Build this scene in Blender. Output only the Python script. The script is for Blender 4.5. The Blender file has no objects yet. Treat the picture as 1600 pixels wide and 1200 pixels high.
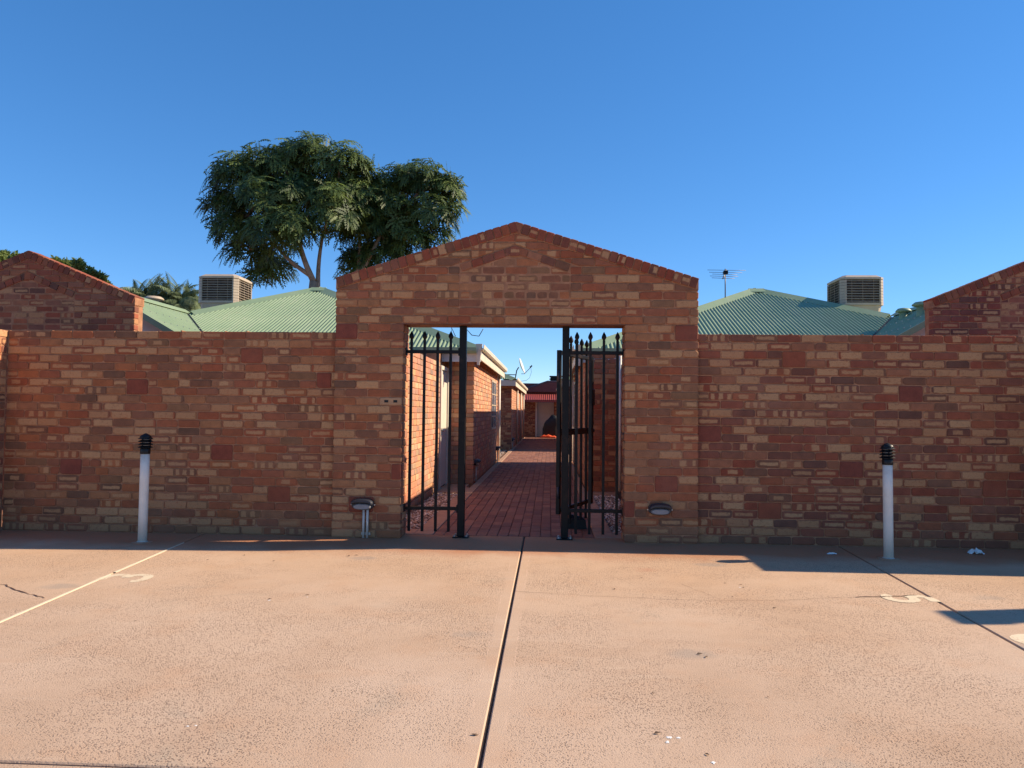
import bpy, bmesh, math, random
import numpy as np
from mathutils import Vector, Matrix

R = math.radians
rnd = random.Random(11)
S = bpy.context.scene
COL = S.collection

# ------------------------------------------------------------------ camera, sky, sun, exposure
CAM_H, YAW, PITCH, ROLL, FPX = 1.334, 0.0499, 0.0371, 0.0107, 1170.0
fw = Vector((-math.sin(YAW) * math.cos(PITCH), math.cos(YAW) * math.cos(PITCH), math.sin(PITCH)))
rt = Vector((math.cos(YAW), math.sin(YAW), 0))
up = rt.cross(fw)
rt2 = math.cos(ROLL) * rt + math.sin(ROLL) * up
up2 = -math.sin(ROLL) * rt + math.cos(ROLL) * up
cam_d = bpy.data.cameras.new('camera')
cam_d.sensor_width = 36.0
cam_d.lens = 36.0 * FPX / 1600.0
cam_d.clip_start = 0.05
cam_d.clip_end = 3000
cam = bpy.data.objects.new('camera', cam_d)
cam.matrix_world = Matrix(((rt2.x, up2.x, -fw.x, 0), (rt2.y, up2.y, -fw.y, 0), (rt2.z, up2.z, -fw.z, CAM_H), (0, 0, 0, 1)))
COL.objects.link(cam)
S.camera = cam

SHX, SHY = 1.53, 0.30                         # how far a shadow runs per metre of height
SUN_EL = math.atan(1.0 / math.hypot(SHX, SHY))
to_sun = Vector((SHX, SHY, 1.0)).normalized()
w = bpy.data.worlds.new('World')
S.world = w
w.use_nodes = True
nt = w.node_tree
bg = nt.nodes['Background']
sky = nt.nodes.new('ShaderNodeTexSky')
sky.sky_type = 'NISHITA'
sky.sun_disc = False
sky.sun_elevation = SUN_EL
sky.sun_rotation = math.atan2(to_sun.x, to_sun.y)
sky.altitude = 0
sky.air_density = 0.7
sky.dust_density = 0.0
sky.ozone_density = 6.0
sky_gm = nt.nodes.new('ShaderNodeGamma'); sky_gm.inputs[1].default_value = 0.72      # the phone's softer sky gradient
sky_hs = nt.nodes.new('ShaderNodeHueSaturation'); sky_hs.inputs['Hue'].default_value = 0.504; sky_hs.inputs['Saturation'].default_value = 1.32; sky_hs.inputs['Value'].default_value = 1.30
nt.links.new(sky.outputs[0], sky_gm.inputs[0]); nt.links.new(sky_gm.outputs[0], sky_hs.inputs['Color']); nt.links.new(sky_hs.outputs[0], bg.inputs[0])
bg.inputs[1].default_value = 0.145
sun_d = bpy.data.lights.new('sun', 'SUN')
sun_d.energy = 5.0
sun_d.angle = R(0.53)
sun_d.color = (1.0, 0.84, 0.63)
sun = bpy.data.objects.new('sun', sun_d)
sun.rotation_euler = (-to_sun).to_track_quat('-Z', 'Y').to_euler()
sun.location = (20, 5, 20)
COL.objects.link(sun)
S.view_settings.view_transform = 'Standard'
S.view_settings.look = 'None'
S.view_settings.gamma = 1.0
S.view_settings.use_curve_mapping = False
S.view_settings.exposure = 0.67
S.render.engine = 'CYCLES'
S.cycles.max_bounces = 8
S.cycles.diffuse_bounces = 5

# ------------------------------------------------------------------ node helpers and materials
def mat(name):
    m = bpy.data.materials.new(name)
    m.use_nodes = True
    n = m.node_tree
    return m, n, n.nodes['Principled BSDF']

class N:
    """small wrapper for building node graphs"""
    def __init__(s, tree): s.t = tree
    def node(s, typ, **kw):
        n = s.t.nodes.new(typ)
        for k, v in kw.items(): setattr(n, k, v)
        return n
    def put(s, sock, v):
        if isinstance(v, bpy.types.NodeSocket): s.t.links.new(v, sock)
        elif v is not None: sock.default_value = v
    def math(s, op, a, b=None, c=None, clamp=False):
        n = s.node('ShaderNodeMath', operation=op, use_clamp=clamp)
        s.put(n.inputs[0], a); s.put(n.inputs[1], b); s.put(n.inputs[2], c)
        return n.outputs[0]
    def noise(s, vec, scale, detail=4, rough=0.55, dist=0.0, dim='3D', w=None):
        n = s.node('ShaderNodeTexNoise', noise_dimensions=dim)
        s.put(n.inputs['Vector'], vec)
        n.inputs['Scale'].default_value = scale; n.inputs['Detail'].default_value = detail
        n.inputs['Roughness'].default_value = rough; n.inputs['Distortion'].default_value = dist
        if w is not None: s.put(n.inputs['W'], w)
        return n.outputs['Fac']
    def voro(s, vec, scale, feature='F1', out='Distance', rand=1.0):
        n = s.node('ShaderNodeTexVoronoi', feature=feature)
        s.put(n.inputs['Vector'], vec); n.inputs['Scale'].default_value = scale
        n.inputs['Randomness'].default_value = rand
        return n.outputs[out]
    def ramp(s, fac, stops, interp='LINEAR'):
        n = s.node('ShaderNodeValToRGB')
        cr = n.color_ramp; cr.interpolation = interp
        while len(cr.elements) < len(stops): cr.elements.new(0.5)
        for e, (p, c) in zip(cr.elements, stops):
            e.position = p; e.color = (c[0], c[1], c[2], 1) if not isinstance(c, (int, float)) else (c, c, c, 1)
        s.put(n.inputs[0], fac)
        return n.outputs[0]
    def mix(s, fac, a, b, blend='MIX'):
        n = s.node('ShaderNodeMix', data_type='RGBA', blend_type=blend)
        s.put(n.inputs[0], fac); s.put(n.inputs[6], a); s.put(n.inputs[7], b)
        return n.outputs[2]
    def sstep(s, v, lo, hi):
        n = s.node('ShaderNodeMapRange', interpolation_type='SMOOTHSTEP')
        s.put(n.inputs[0], v); s.put(n.inputs[1], lo); s.put(n.inputs[2], hi)
        return n.outputs[0]
    def bump(s, h, strength, dist, normal=None):
        n = s.node('ShaderNodeBump')
        n.inputs['Strength'].default_value = strength; n.inputs['Distance'].default_value = dist
        s.put(n.inputs['Height'], h)
        if normal is not None: s.put(n.inputs['Normal'], normal)
        return n.outputs[0]
    def geo(s): return s.node('ShaderNodeNewGeometry').outputs['Position']
    def objc(s): return s.node('ShaderNodeTexCoord').outputs['Object']

def c4(c): return (c[0], c[1], c[2], 1)

def simple(name, col, rough=0.6, metal=0.0, vary=0.12, scale=6.0, bump=0.0, spec=0.5, dirt=None, dscale=3.0):
    m, n, b = mat(name); g = N(n)
    p = g.geo()
    f = g.noise(p, scale, 5, 0.6)
    lo = [max(0, x * (1 - vary)) for x in col]; hi = [min(1, x * (1 + vary)) for x in col]
    c = g.ramp(f, [(0.3, lo), (0.7, hi)])
    if dirt:
        d = g.sstep(g.noise(p, dscale, 6, 0.65), 0.5, 0.72)
        c = g.mix(g.math('MULTIPLY', d, 0.55), c, c4(dirt))
    g.put(b.inputs['Base Color'], c)
    b.inputs['Roughness'].default_value = rough
    b.inputs['Metallic'].default_value = metal
    b.inputs['Specular IOR Level'].default_value = spec
    if bump > 0:
        g.put(b.inputs['Normal'], g.bump(g.noise(p, scale * 12, 4, 0.6), 0.4, bump))
    return m

def brick_material(name, stuff):
    m, n, b = mat(name); g = N(n)
    if stuff:
        a = g.node('ShaderNodeAttribute', attribute_type='GEOMETRY', attribute_name='bc')
        base, al = a.outputs['Color'], a.outputs['Alpha']
    else:
        a = g.node('ShaderNodeObjectInfo')
        base, al = a.outputs['Color'], a.outputs['Alpha']
    uv = g.node('ShaderNodeUVMap', uv_map='UVMap').outputs[0]
    r1 = g.math('FRACT', g.math('MULTIPLY', al, 97.13))
    r2 = g.math('FRACT', g.math('MULTIPLY', al, 431.7))
    off = g.node('ShaderNodeCombineXYZ')
    g.put(off.inputs[0], g.math('MULTIPLY', r1, 37.0)); g.put(off.inputs[1], g.math('MULTIPLY', r2, 53.0))
    va = g.node('ShaderNodeVectorMath', operation='ADD'); g.put(va.inputs[0], uv); g.put(va.inputs[1], off.outputs[0])
    P = va.outputs[0]
    sep = g.node('ShaderNodeSeparateXYZ'); g.put(sep.inputs[0], uv)
    wob = g.math('MULTIPLY', g.math('SUBTRACT', g.noise(P, 22, 3), 0.5), 0.030)
    wob2 = g.math('MULTIPLY', g.math('SUBTRACT', g.noise(P, 14, 2, 0.5, 0.6), 0.5), 0.026)
    u = g.math('ADD', g.math('ADD', sep.outputs[0], wob), g.math('MULTIPLY', g.math('SUBTRACT', r1, 0.5), 0.03)); v = g.math('ADD', sep.outputs[1], wob2)
    # kiln-flash patch: half length, half height, stripes, chosen by the brick's own number
    ty = g.ramp(al, [(0.0, (0, 0, 0)), (0.42, (.84, .28, 0)), (0.60, (.74, .14, 0)), (0.77, (.86, .25, 1)), (0.86, (.40, .17, 0)), (0.93, (.99, .40, 0))], 'CONSTANT')
    ts = g.node('ShaderNodeSeparateColor'); g.put(ts.inputs[0], ty)
    hx = g.math('MULTIPLY', ts.outputs[0], 0.125); hy = g.math('MULTIPLY', ts.outputs[1], 0.125)
    mu = g.sstep(g.math('SUBTRACT', hx, g.math('ABSOLUTE', u)), -0.005, 0.008)
    mv = g.sstep(g.math('SUBTRACT', hy, g.math('ABSOLUTE', v)), -0.005, 0.007)
    msk = g.math('MULTIPLY', mu, mv)
    fr = g.math('ADD', 5.5, g.math('MULTIPLY', r2, 8.0))
    sn = g.math('SINE', g.math('MULTIPLY', g.math('ADD', g.math('MULTIPLY', u, fr), r1), 6.2832))
    st = g.sstep(sn, -0.45, 0.25)
    stf = g.math('ADD', g.math('SUBTRACT', 1.0, ts.outputs[2]), g.math('MULTIPLY', ts.outputs[2], st), clamp=True)
    msk = g.math('MULTIPLY', msk, stf)
    blot = g.sstep(g.noise(P, 30, 4, 0.6), 0.28, 0.5)
    msk = g.math('MULTIPLY', msk, g.math('ADD', 0.36, g.math('MULTIPLY', blot, 0.46)))
    cream = g.mix(r1, (0.56, 0.315, 0.150, 1), (0.47, 0.235, 0.108, 1))
    fine = g.noise(P, 95, 5, 0.7)
    tone = g.ramp(g.noise(P, 11, 4, 0.6), [(0.25, (0.78, 0.78, 0.80)), (0.75, (1.18, 1.14, 1.1))])
    c = g.mix(1.0, base, tone, 'MULTIPLY')
    c = g.mix(msk, c, cream)
    c = g.mix(1.0, c, g.ramp(fine, [(0.25, 0.72), (0.5, 1.0), (0.8, 1.15)]), 'MULTIPLY')
    # grime and lime film in patches over the whole wall, dust splash just above the ground
    wp = g.geo()
    film = g.sstep(g.noise(wp, 1.3, 5, 0.6), 0.50, 0.75)
    c = g.mix(g.math('MULTIPLY', film, 0.16), c, (0.42, 0.26, 0.17, 1))
    dark = g.sstep(g.noise(wp, 2.1, 6, 0.65), 0.60, 0.80)
    c = g.mix(g.math('MULTIPLY', dark, 0.30), c, (0.09, 0.05, 0.04, 1))
    sz = g.node('ShaderNodeSeparateXYZ'); g.put(sz.inputs[0], wp)
    splash = g.sstep(g.math('ADD', sz.outputs[2], g.math('MULTIPLY', g.noise(wp, 3.5, 4), 0.25)), 0.36, 0.10)
    c = g.mix(g.math('MULTIPLY', splash, 0.38), c, (0.25, 0.105, 0.06, 1))
    g.put(b.inputs['Base Color'], c)
    b.inputs['Roughness'].default_value = 0.9
    b.inputs['Specular IOR Level'].default_value = 0.2
    h = g.math('ADD', g.math('MULTIPLY', fine, 0.5), g.noise(P, 40, 4, 0.6))
    g.put(b.inputs['Normal'], g.bump(h, 0.6, 0.004))
    return m

M_BRICK = brick_material('fired_brick', False)
M_BRICKS = brick_material('fired_brick_joined', True)
M_MORTAR = simple('mortar', (0.37, 0.180, 0.098), 0.95, vary=0.3, scale=9, bump=0.004, spec=0.1)
M_BLACK = simple('black_powder_coat', (0.005, 0.005, 0.0055), 0.45, vary=0.3, scale=20, spec=0.22, dirt=(0.055, 0.030, 0.018), dscale=7)
M_BLKPLASTIC = simple('black_plastic', (0.007, 0.008, 0.010), 0.4, vary=0.2, spec=0.3)
M_GREYPL = simple('dark_grey_plastic', (0.022, 0.026, 0.038), 0.45, vary=0.25)
M_LENS = simple('frosted_lens', (0.25, 0.25, 0.26), 0.35, vary=0.12, scale=30)
M_WHITE = simple('white_pvc', (0.74, 0.68, 0.58), 0.5, vary=0.06, scale=9, dirt=(0.40, 0.27, 0.19), dscale=4)
M_CONDUIT = simple('grey_conduit', (0.55, 0.51, 0.45), 0.5, vary=0.1)
M_CREAM = simple('cream_metal', (0.66, 0.55, 0.41), 0.5, vary=0.08)
M_DOOR = simple('cream_door_paint', (0.62, 0.55, 0.45), 0.55, vary=0.06)
M_INFILL = simple('pale_cement_sheet', (0.58, 0.58, 0.57), 0.7, vary=0.08)
M_STEEL = simple('rust_lintel', (0.16, 0.06, 0.035), 0.75, vary=0.3, scale=20)
M_ZINC = simple('zinc', (0.45, 0.45, 0.44), 0.4, metal=0.8, vary=0.15)
M_GLASS, _n, _b = mat('window_glass'); _b.inputs['Base Color'].default_value = (0.16, 0.19, 0.26, 1); _b.inputs['Roughness'].default_value = 0.08
M_REDROOF = simple('dark_red_roof', (0.17, 0.035, 0.028), 0.55, vary=0.15)
M_AWN = simple('red_awning', (0.30, 0.055, 0.042), 0.4, vary=0.1)
M_TARP = simple('black_tarpaulin', (0.009, 0.010, 0.012), 0.6, vary=0.4, scale=12, bump=0.01)
M_ORANGE = simple('orange_cloth', (0.75, 0.09, 0.02), 0.7, vary=0.25, scale=14)
M_PAPER = simple('white_paper', (0.75, 0.73, 0.70), 0.8, vary=0.08)
M_DRYLEAF = simple('dry_leaf', (0.10, 0.055, 0.028), 0.8, vary=0.4, scale=40)
M_COOLER = simple('cooler_beige', (0.46, 0.365, 0.26), 0.55, vary=0.08, dirt=(0.32, 0.24, 0.18))
M_COOLPAD = simple('cooler_pad', (0.075, 0.055, 0.042), 0.9, vary=0.5, scale=9)
M_BARK = simple('pale_bark', (0.29, 0.20, 0.15), 0.9, vary=0.35, scale=5, bump=0.02)
M_DISH = simple('dish_grey', (0.55, 0.55, 0.54), 0.45, vary=0.06)
M_ALU = simple('aerial_metal', (0.12, 0.12, 0.13), 0.45, metal=0.4, vary=0.2)
M_BEDDING = simple('path_bedding', (0.20, 0.085, 0.055), 0.95, vary=0.3, scale=8)
M_EARTH = simple('red_earth', (0.25, 0.10, 0.05), 0.95, vary=0.3, scale=1.2)
M_EDGING = simple('edging_concrete', (0.42, 0.235, 0.14), 0.85, vary=0.18, scale=7, bump=0.003, dirt=(0.25, 0.11, 0.07))
M_PAINT = None

def green_roof():
    m, n, b = mat('green_roof_steel'); g = N(n); p = g.geo()
    f = g.noise(p, 1.5, 5, 0.6)
    c = g.ramp(f, [(0.3, (0.205, 0.285, 0.165)), (0.7, (0.26, 0.335, 0.20))])
    d = g.sstep(g.noise(p, 2.6, 6, 0.7), 0.55, 0.8)
    c = g.mix(g.math('MULTIPLY', d, 0.35), c, (0.30, 0.24, 0.16, 1))
    mp = g.node('ShaderNodeMapping'); g.put(mp.inputs[0], p); mp.inputs['Scale'].default_value = (6.0, 0.5, 0.5)
    c = g.mix(g.math('MULTIPLY', g.sstep(g.noise(mp.outputs[0], 1.2, 5, 0.65), 0.48, 0.75), 0.28), c, (0.36, 0.36, 0.27, 1))
    g.put(b.inputs['Base Color'], c); b.inputs['Roughness'].default_value = 0.5
    b.inputs['Specular IOR Level'].default_value = 0.4
    return m
M_ROOF = green_roof()

def concrete_mat():
    m, n, b = mat('pink_broomed_concrete'); g = N(n); p = g.geo()
    big = g.noise(p, 0.55, 6, 0.6, 0.4)
    mid = g.noise(p, 2.3, 6, 0.65)
    c = g.ramp(big, [(0.30, (0.455, 0.305, 0.205)), (0.47, (0.535, 0.372, 0.260)), (0.66, (0.59, 0.43, 0.315))])
    c = g.mix(g.math('MULTIPLY', g.sstep(mid, 0.48, 0.72), 0.38), c, (0.535, 0.320, 0.195, 1))
    grey = g.sstep(g.noise(p, 1.15, 5, 0.7, 0.8), 0.56, 0.74)
    c = g.mix(g.math('MULTIPLY', grey, 0.62), c, (0.405, 0.325, 0.245, 1))
    mp = g.node('ShaderNodeMapping'); g.put(mp.inputs[0], p); mp.inputs['Scale'].default_value = (0.9, 7.0, 1)
    streak = g.sstep(g.noise(mp.outputs[0], 1.6, 5, 0.6), 0.55, 0.75)
    c = g.mix(g.math('MULTIPLY', streak, 0.25), c, (0.66, 0.51, 0.38, 1))
    sxy = g.node('ShaderNodeSeparateXYZ'); g.put(sxy.inputs[0], p)
    dust = g.sstep(g.math('ADD', sxy.outputs[1], g.math('MULTIPLY', g.noise(p, 0.9, 5, 0.6), 2.4)), 4.6, 8.2)
    c = g.mix(g.math('MULTIPLY', dust, 0.45), c, (0.60, 0.370, 0.21, 1))
    # worn exposed aggregate: dark and pale grit, patchy
    wear = g.sstep(g.math('ADD', g.noise(p, 0.8, 4, 0.6), g.math('MULTIPLY', g.noise(p, 5, 4), 0.25)), 0.46, 0.78)
    v1 = g.voro(p, 92); v2 = g.voro(p, 185)
    n1 = g.noise(p, 48, 3, 0.6)
    grit = g.math('MULTIPLY', g.sstep(v1, 0.46, 0.24), g.sstep(n1, 0.38, 0.50))
    grit2 = g.math('MULTIPLY', g.sstep(v2, 0.40, 0.18), g.sstep(g.noise(p, 120, 2), 0.46, 0.6))
    gm = g.math('MULTIPLY', g.math('MAXIMUM', grit, g.math('MULTIPLY', grit2, 0.8)), g.math('ADD', 0.08, g.math('MULTIPLY', wear, 0.92)))
    dj = g.math('ABSOLUTE', g.math('ADD', sxy.outputs[0], 0.252))      # trowelled margin beside the middle joint
    marg = g.sstep(g.math('ADD', dj, g.math('MULTIPLY', g.noise(p, 14, 3), 0.03)), 0.075, 0.11)
    gm = g.math('MULTIPLY', gm, g.math('ADD', 0.1, g.math('MULTIPLY', marg, 0.9)))
    tro = g.math('MULTIPLY', g.sstep(g.math('ABSOLUTE', g.math('SUBTRACT', dj, g.math('ADD', 0.070, g.math('MULTIPLY', g.noise(p, 3, 2), 0.02)))), 0.006, 0.001), g.sstep(g.noise(p, 5, 3), 0.45, 0.6))
    c = g.mix(g.math('MULTIPLY', tro, 0.5), c, (0.70, 0.48, 0.34, 1))
    c = g.mix(g.math('MULTIPLY', gm, 0.80), c, (0.15, 0.095, 0.07, 1))
    pal = g.math('MULTIPLY', g.sstep(g.noise(p, 75, 4, 0.7), 0.60, 0.72), wear)
    c = g.mix(g.math('MULTIPLY', pal, 0.55), c, (0.74, 0.57, 0.43, 1))
    ms = g.node('ShaderNodeMapping'); g.put(ms.inputs[0], p); ms.inputs['Scale'].default_value = (0.75, 1.1, 1)
    stn = g.math('ADD', g.voro(ms.outputs[0], 1.25), g.math('MULTIPLY', g.noise(p, 7, 5, 0.7), 0.22))
    c = g.mix(g.math('MULTIPLY', g.sstep(stn, 0.27, 0.17), 0.42), c, (0.30, 0.255, 0.215, 1))
    red = g.sstep(g.math('ADD', g.voro(p, 0.9), g.math('MULTIPLY', g.noise(p, 9, 5, 0.7), 0.25)), 0.24, 0.15)
    c = g.mix(g.math('MULTIPLY', red, 0.35), c, (0.50, 0.21, 0.12, 1))
    spot = g.sstep(g.noise(p, 9, 5, 0.7), 0.70, 0.80)
    c = g.mix(g.math('MULTIPLY', spot, 0.5), c, (0.25, 0.16, 0.12, 1))
    # red dust along the foot of the wall, with warm shade colour painted in
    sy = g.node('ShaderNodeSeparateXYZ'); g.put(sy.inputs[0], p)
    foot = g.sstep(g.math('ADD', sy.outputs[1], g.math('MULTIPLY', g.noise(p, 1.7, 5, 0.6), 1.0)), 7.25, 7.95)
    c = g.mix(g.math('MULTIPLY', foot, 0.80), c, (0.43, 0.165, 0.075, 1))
    g.put(b.inputs['Base Color'], c)
    b.inputs['Roughness'].default_value = 0.92
    b.inputs['Specular IOR Level'].default_value = 0.15
    h = g.math('SUBTRACT', g.math('ADD', g.noise(p, 150, 4, 0.7), g.math('MULTIPLY', mid, 0.5)), g.math('MULTIPLY', gm, 0.9))
    g.put(b.inputs['Normal'], g.bump(h, 0.55, 0.006))
    return m
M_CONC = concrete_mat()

def worn_paint(name, col, hold):
    m, n, b = mat(name); g = N(n); p = g.geo()
    f = g.math('ADD', g.noise(p, 60, 5, 0.7), g.math('MULTIPLY', g.noise(p, 12, 4), 0.6))
    k = g.sstep(f, hold, hold + 0.16)
    g.put(b.inputs['Base Color'], g.mix(k, c4(col), (0.47, 0.29, 0.18, 1)))
    b.inputs['Roughness'].default_value = 0.85
    return m
M_PAINT = worn_paint('worn_cream_paint', (0.70, 0.57, 0.39), 0.84)
M_SEAL = worn_paint('cream_joint_sealant', (0.72, 0.60, 0.42), 0.93)
M_JOINT = simple('joint_dirt', (0.035, 0.020, 0.014), 0.95, vary=0.5, scale=30, bump=0.004)
M_CRACK = simple('crack_dirt', (0.10, 0.045, 0.028), 0.95, vary=0.5, scale=30)

def paver_mat(stuff):
    m, n, b = mat('red_paver' + ('_joined' if stuff else '')); g = N(n); p = g.geo()
    if stuff:
        a = g.node('ShaderNodeAttribute', attribute_type='GEOMETRY', attribute_name='bc')
    else:
        a = g.node('ShaderNodeObjectInfo')
    c = g.mix(1.0, a.outputs['Color'], g.ramp(g.noise(p, 30, 5, 0.7), [(0.25, 0.7), (0.75, 1.25)]), 'MULTIPLY')
    c = g.mix(g.math('MULTIPLY', g.sstep(g.noise(p, 1.8, 5), 0.5, 0.75), 0.3), c, (0.34, 0.18, 0.12, 1))
    g.put(b.inputs['Base Color'], c); b.inputs['Roughness'].default_value = 0.85
    g.put(b.inputs['Normal'], g.bump(g.noise(p, 90, 4, 0.6), 0.5, 0.003))
    return m
M_PAVER, M_PAVERS = paver_mat(False), paver_mat(True)

def leaf_mat(name, lo, hi, trans=0.35):
    m, n, b = mat(name); g = N(n)
    a = g.node('ShaderNodeAttribute', attribute_type='GEOMETRY', attribute_name='bc')
    s = g.node('ShaderNodeSeparateColor'); g.put(s.inputs[0], a.outputs['Color'])
    c = g.mix(s.outputs[0], c4(lo), c4(hi))
    g.put(b.inputs['Base Color'], c); b.inputs['Roughness'].default_value = 0.55
    b.inputs['Specular IOR Level'].default_value = 0.35
    tr = g.node('ShaderNodeBsdfTranslucent'); g.put(tr.inputs[0], c)
    mx = g.node('ShaderNodeMixShader'); mx.inputs[0].default_value = trans
    n.links.new(b.outputs[0], mx.inputs[1]); n.links.new(tr.outputs[0], mx.inputs[2])
    n.links.new(mx.outputs[0], n.nodes['Material Output'].inputs[0])
    return m
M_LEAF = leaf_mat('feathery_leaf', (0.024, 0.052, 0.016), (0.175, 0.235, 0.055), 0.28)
M_LEAF2 = leaf_mat('round_leaf', (0.075, 0.12, 0.035), (0.30, 0.36, 0.10), 0.4)
M_PALM = leaf_mat('palm_leaf', (0.075, 0.115, 0.06), (0.27, 0.33, 0.18), 0.35)

# ------------------------------------------------------------------ object helpers
def tag(o, label=None, cat=None, group=None, kind=None):
    if label: o['label'] = label
    if cat: o['category'] = cat
    if group: o['group'] = group
    if kind: o['kind'] = kind
    return o

def empty(name, loc, label=None, cat=None, group=None, rz=0, kind=None):
    o = bpy.data.objects.new(name, None); COL.objects.link(o)
    o.location = loc; o.rotation_euler = (0, 0, rz); o.empty_display_size = 0.2
    return tag(o, label, cat, group, kind)

def link(name, me, parent=None, loc=(0, 0, 0), rot=(0, 0, 0)):
    o = bpy.data.objects.new(name, me); COL.objects.link(o)
    o.parent = parent; o.location = loc; o.rotation_euler = rot
    return o

class MB:
    def __init__(s): s.v = []; s.f = []; s.uv = []; s.c = []; s.smooth = []
    def face(s, idx, uv=None, col=None, sm=False):
        s.f.append(idx); s.uv.append(uv); s.c.append(col); s.smooth.append(sm)
    def box(s, x0, x1, y0, y1, z0, z1):
        b = len(s.v)
        s.v += [(x0, y0, z0), (x1, y0, z0), (x1, y1, z0), (x0, y1, z0), (x0, y0, z1), (x1, y0, z1), (x1, y1, z1), (x0, y1, z1)]
        for q in ((0, 3, 2, 1), (4, 5, 6, 7), (0, 1, 5, 4), (1, 2, 6, 5), (2, 3, 7, 6), (3, 0, 4, 7)):
            s.face([b + i for i in q])
        return s
    def bevbox(s, x0, x1, y0, y1, z0, z1, e=0.004):
        """box whose upright edges and top and bottom rims are chamfered"""
        b = len(s.v); rings = []
        for z, d in ((z0, e), (z0 + e, 0), (z1 - e, 0), (z1, e)):
            i = len(s.v)
            X0, X1, Y0, Y1 = x0 + d, x1 - d, y0 + d, y1 - d
            s.v += [(X0 + e, Y0, z), (X1 - e, Y0, z), (X1, Y0 + e, z), (X1, Y1 - e, z), (X1 - e, Y1, z), (X0 + e, Y1, z), (X0, Y1 - e, z), (X0, Y0 + e, z)]
            rings.append(list(range(i, i + 8)))
        s.face(rings[0][::-1]); s.face(rings[-1])
        for a, c in zip(rings, rings[1:]):
            for k in range(8): s.face([a[k], a[(k + 1) % 8], c[(k + 1) % 8], c[k]])
        return s
    def prism(s, poly, axis, a0, a1):
        """2-D polygon swept along an axis ('x': poly is (y,z); 'y': (x,z); 'z': (x,y))"""
        b = len(s.v); n = len(poly)
        f = {'x': lambda p, a: (a, p[0], p[1]), 'y': lambda p, a: (p[0], a, p[1]), 'z': lambda p, a: (p[0], p[1], a)}[axis]
        s.v += [f(p, a0) for p in poly] + [f(p, a1) for p in poly]
        s.face(list(range(b, b + n))[::-1]); s.face(list(range(b + n, b + 2 * n)))
        for k in range(n): s.face([b + k, b + (k + 1) % n, b + n + (k + 1) % n, b + n + k])
        return s
    def bar(s, p, q, r, r2=None, seg=8, sm=True, caps=True):
        p, q = Vector(p), Vector(q); r2 = r if r2 is None else r2
        d = (q - p).normalized(); a = d.orthogonal().normalized(); bb = d.cross(a)
        i = len(s.v)
        for k in range(seg):
            t = 2 * math.pi * (k + .5) / seg; o = a * math.cos(t) + bb * math.sin(t)
            s.v.append(tuple(p + o * r)); s.v.append(tuple(q + o * r2))
        for k in range(seg):
            j = (k + 1) % seg
            s.face([i + 2 * k, i + 2 * j, i + 2 * j + 1, i + 2 * k + 1], sm=sm)
        if caps:
            s.face([i + 2 * k for k in range(seg)][::-1]); s.face([i + 2 * k + 1 for k in range(seg)])
        return s
    def tube(s, pts, rad, seg=6):
        pts = [Vector(p) for p in pts]; i0 = len(s.v); n = len(pts)
        ref = None
        for i, p in enumerate(pts):
            d = (pts[min(i + 1, n - 1)] - pts[max(i - 1, 0)]).normalized()
            a = d.orthogonal().normalized() if ref is None else (ref - d * ref.dot(d)).normalized()
            ref = a; bb = d.cross(a); r = rad[i] if isinstance(rad, (list, tuple)) else rad
            for k in range(seg):
                t = 2 * math.pi * k / seg
                s.v.append(tuple(p + (a * math.cos(t) + bb * math.sin(t)) * r))
        for i in range(n - 1):
            for k in range(seg):
                j = (k + 1) % seg
                s.face([i0 + i * seg + k, i0 + i * seg + j, i0 + (i + 1) * seg + j, i0 + (i + 1) * seg + k], sm=True)
        s.face([i0 + k for k in range(seg)][::-1]); s.face([i0 + (n - 1) * seg + k for k in range(seg)])
        return s
    def lathe(s, prof, c=(0, 0, 0), seg=24, sm=True):
        i = len(s.v); n = len(prof)
        for r, z in prof:
            for k in range(seg):
                t = 2 * math.pi * k / seg
                s.v.append((c[0] + r * math.cos(t), c[1] + r * math.sin(t), c[2] + z))
        for a in range(n - 1):
            for k in range(seg):
                j = (k + 1) % seg
                s.face([i + a * seg + k, i + a * seg + j, i + (a + 1) * seg + j, i + (a + 1) * seg + k], sm=sm)
        s.face([i + k for k in range(seg)][::-1]); s.face([i + (n - 1) * seg + k for k in range(seg)])
        return s
    def loft(s, rings, sm=True, cap=True):
        i = len(s.v); n = len(rings[0])
        for r in rings: s.v += [tuple(p) for p in r]
        for a in range(len(rings) - 1):
            for k in range(n):
                j = (k + 1) % n
                s.face([i + a * n + k, i + a * n + j, i + (a + 1) * n + j, i + (a + 1) * n + k], sm=sm)
        if cap:
            s.face([i + k for k in range(n)][::-1]); s.face([i + (len(rings) - 1) * n + k for k in range(n)])
        return s
    def mesh(s, name, m):
        me = bpy.data.meshes.new(name)
        me.from_pydata(s.v, [], s.f)
        if any(u is not None for u in s.uv):
            lay = me.uv_layers.new(name='UVMap'); flat = []
            for f, u in zip(s.f, s.uv):
                for k in range(len(f)): flat += list(u[k]) if u else [0, 0]
            lay.data.foreach_set('uv', flat)
        if any(c is not None for c in s.c):
            at = me.attributes.new('bc', 'FLOAT_COLOR', 'CORNER'); flat = []
            for f, c in zip(s.f, s.c):
                for k in range(len(f)): flat += list(c) if c else [1, 1, 1, 1]
            at.data.foreach_set('color', flat)
        me.polygons.foreach_set('use_smooth', s.smooth)
        if m: me.materials.append(m)
        me.update()
        return me
    def build(s, name, m, parent=None, loc=(0, 0, 0), rot=(0, 0, 0), fix=True):
        me = s.mesh(name, m)
        if fix:
            bm = bmesh.new(); bm.from_mesh(me)
            bmesh.ops.recalc_face_normals(bm, faces=bm.faces); bm.to_mesh(me); bm.free()
        return link(name, me, parent, loc, rot)

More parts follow.
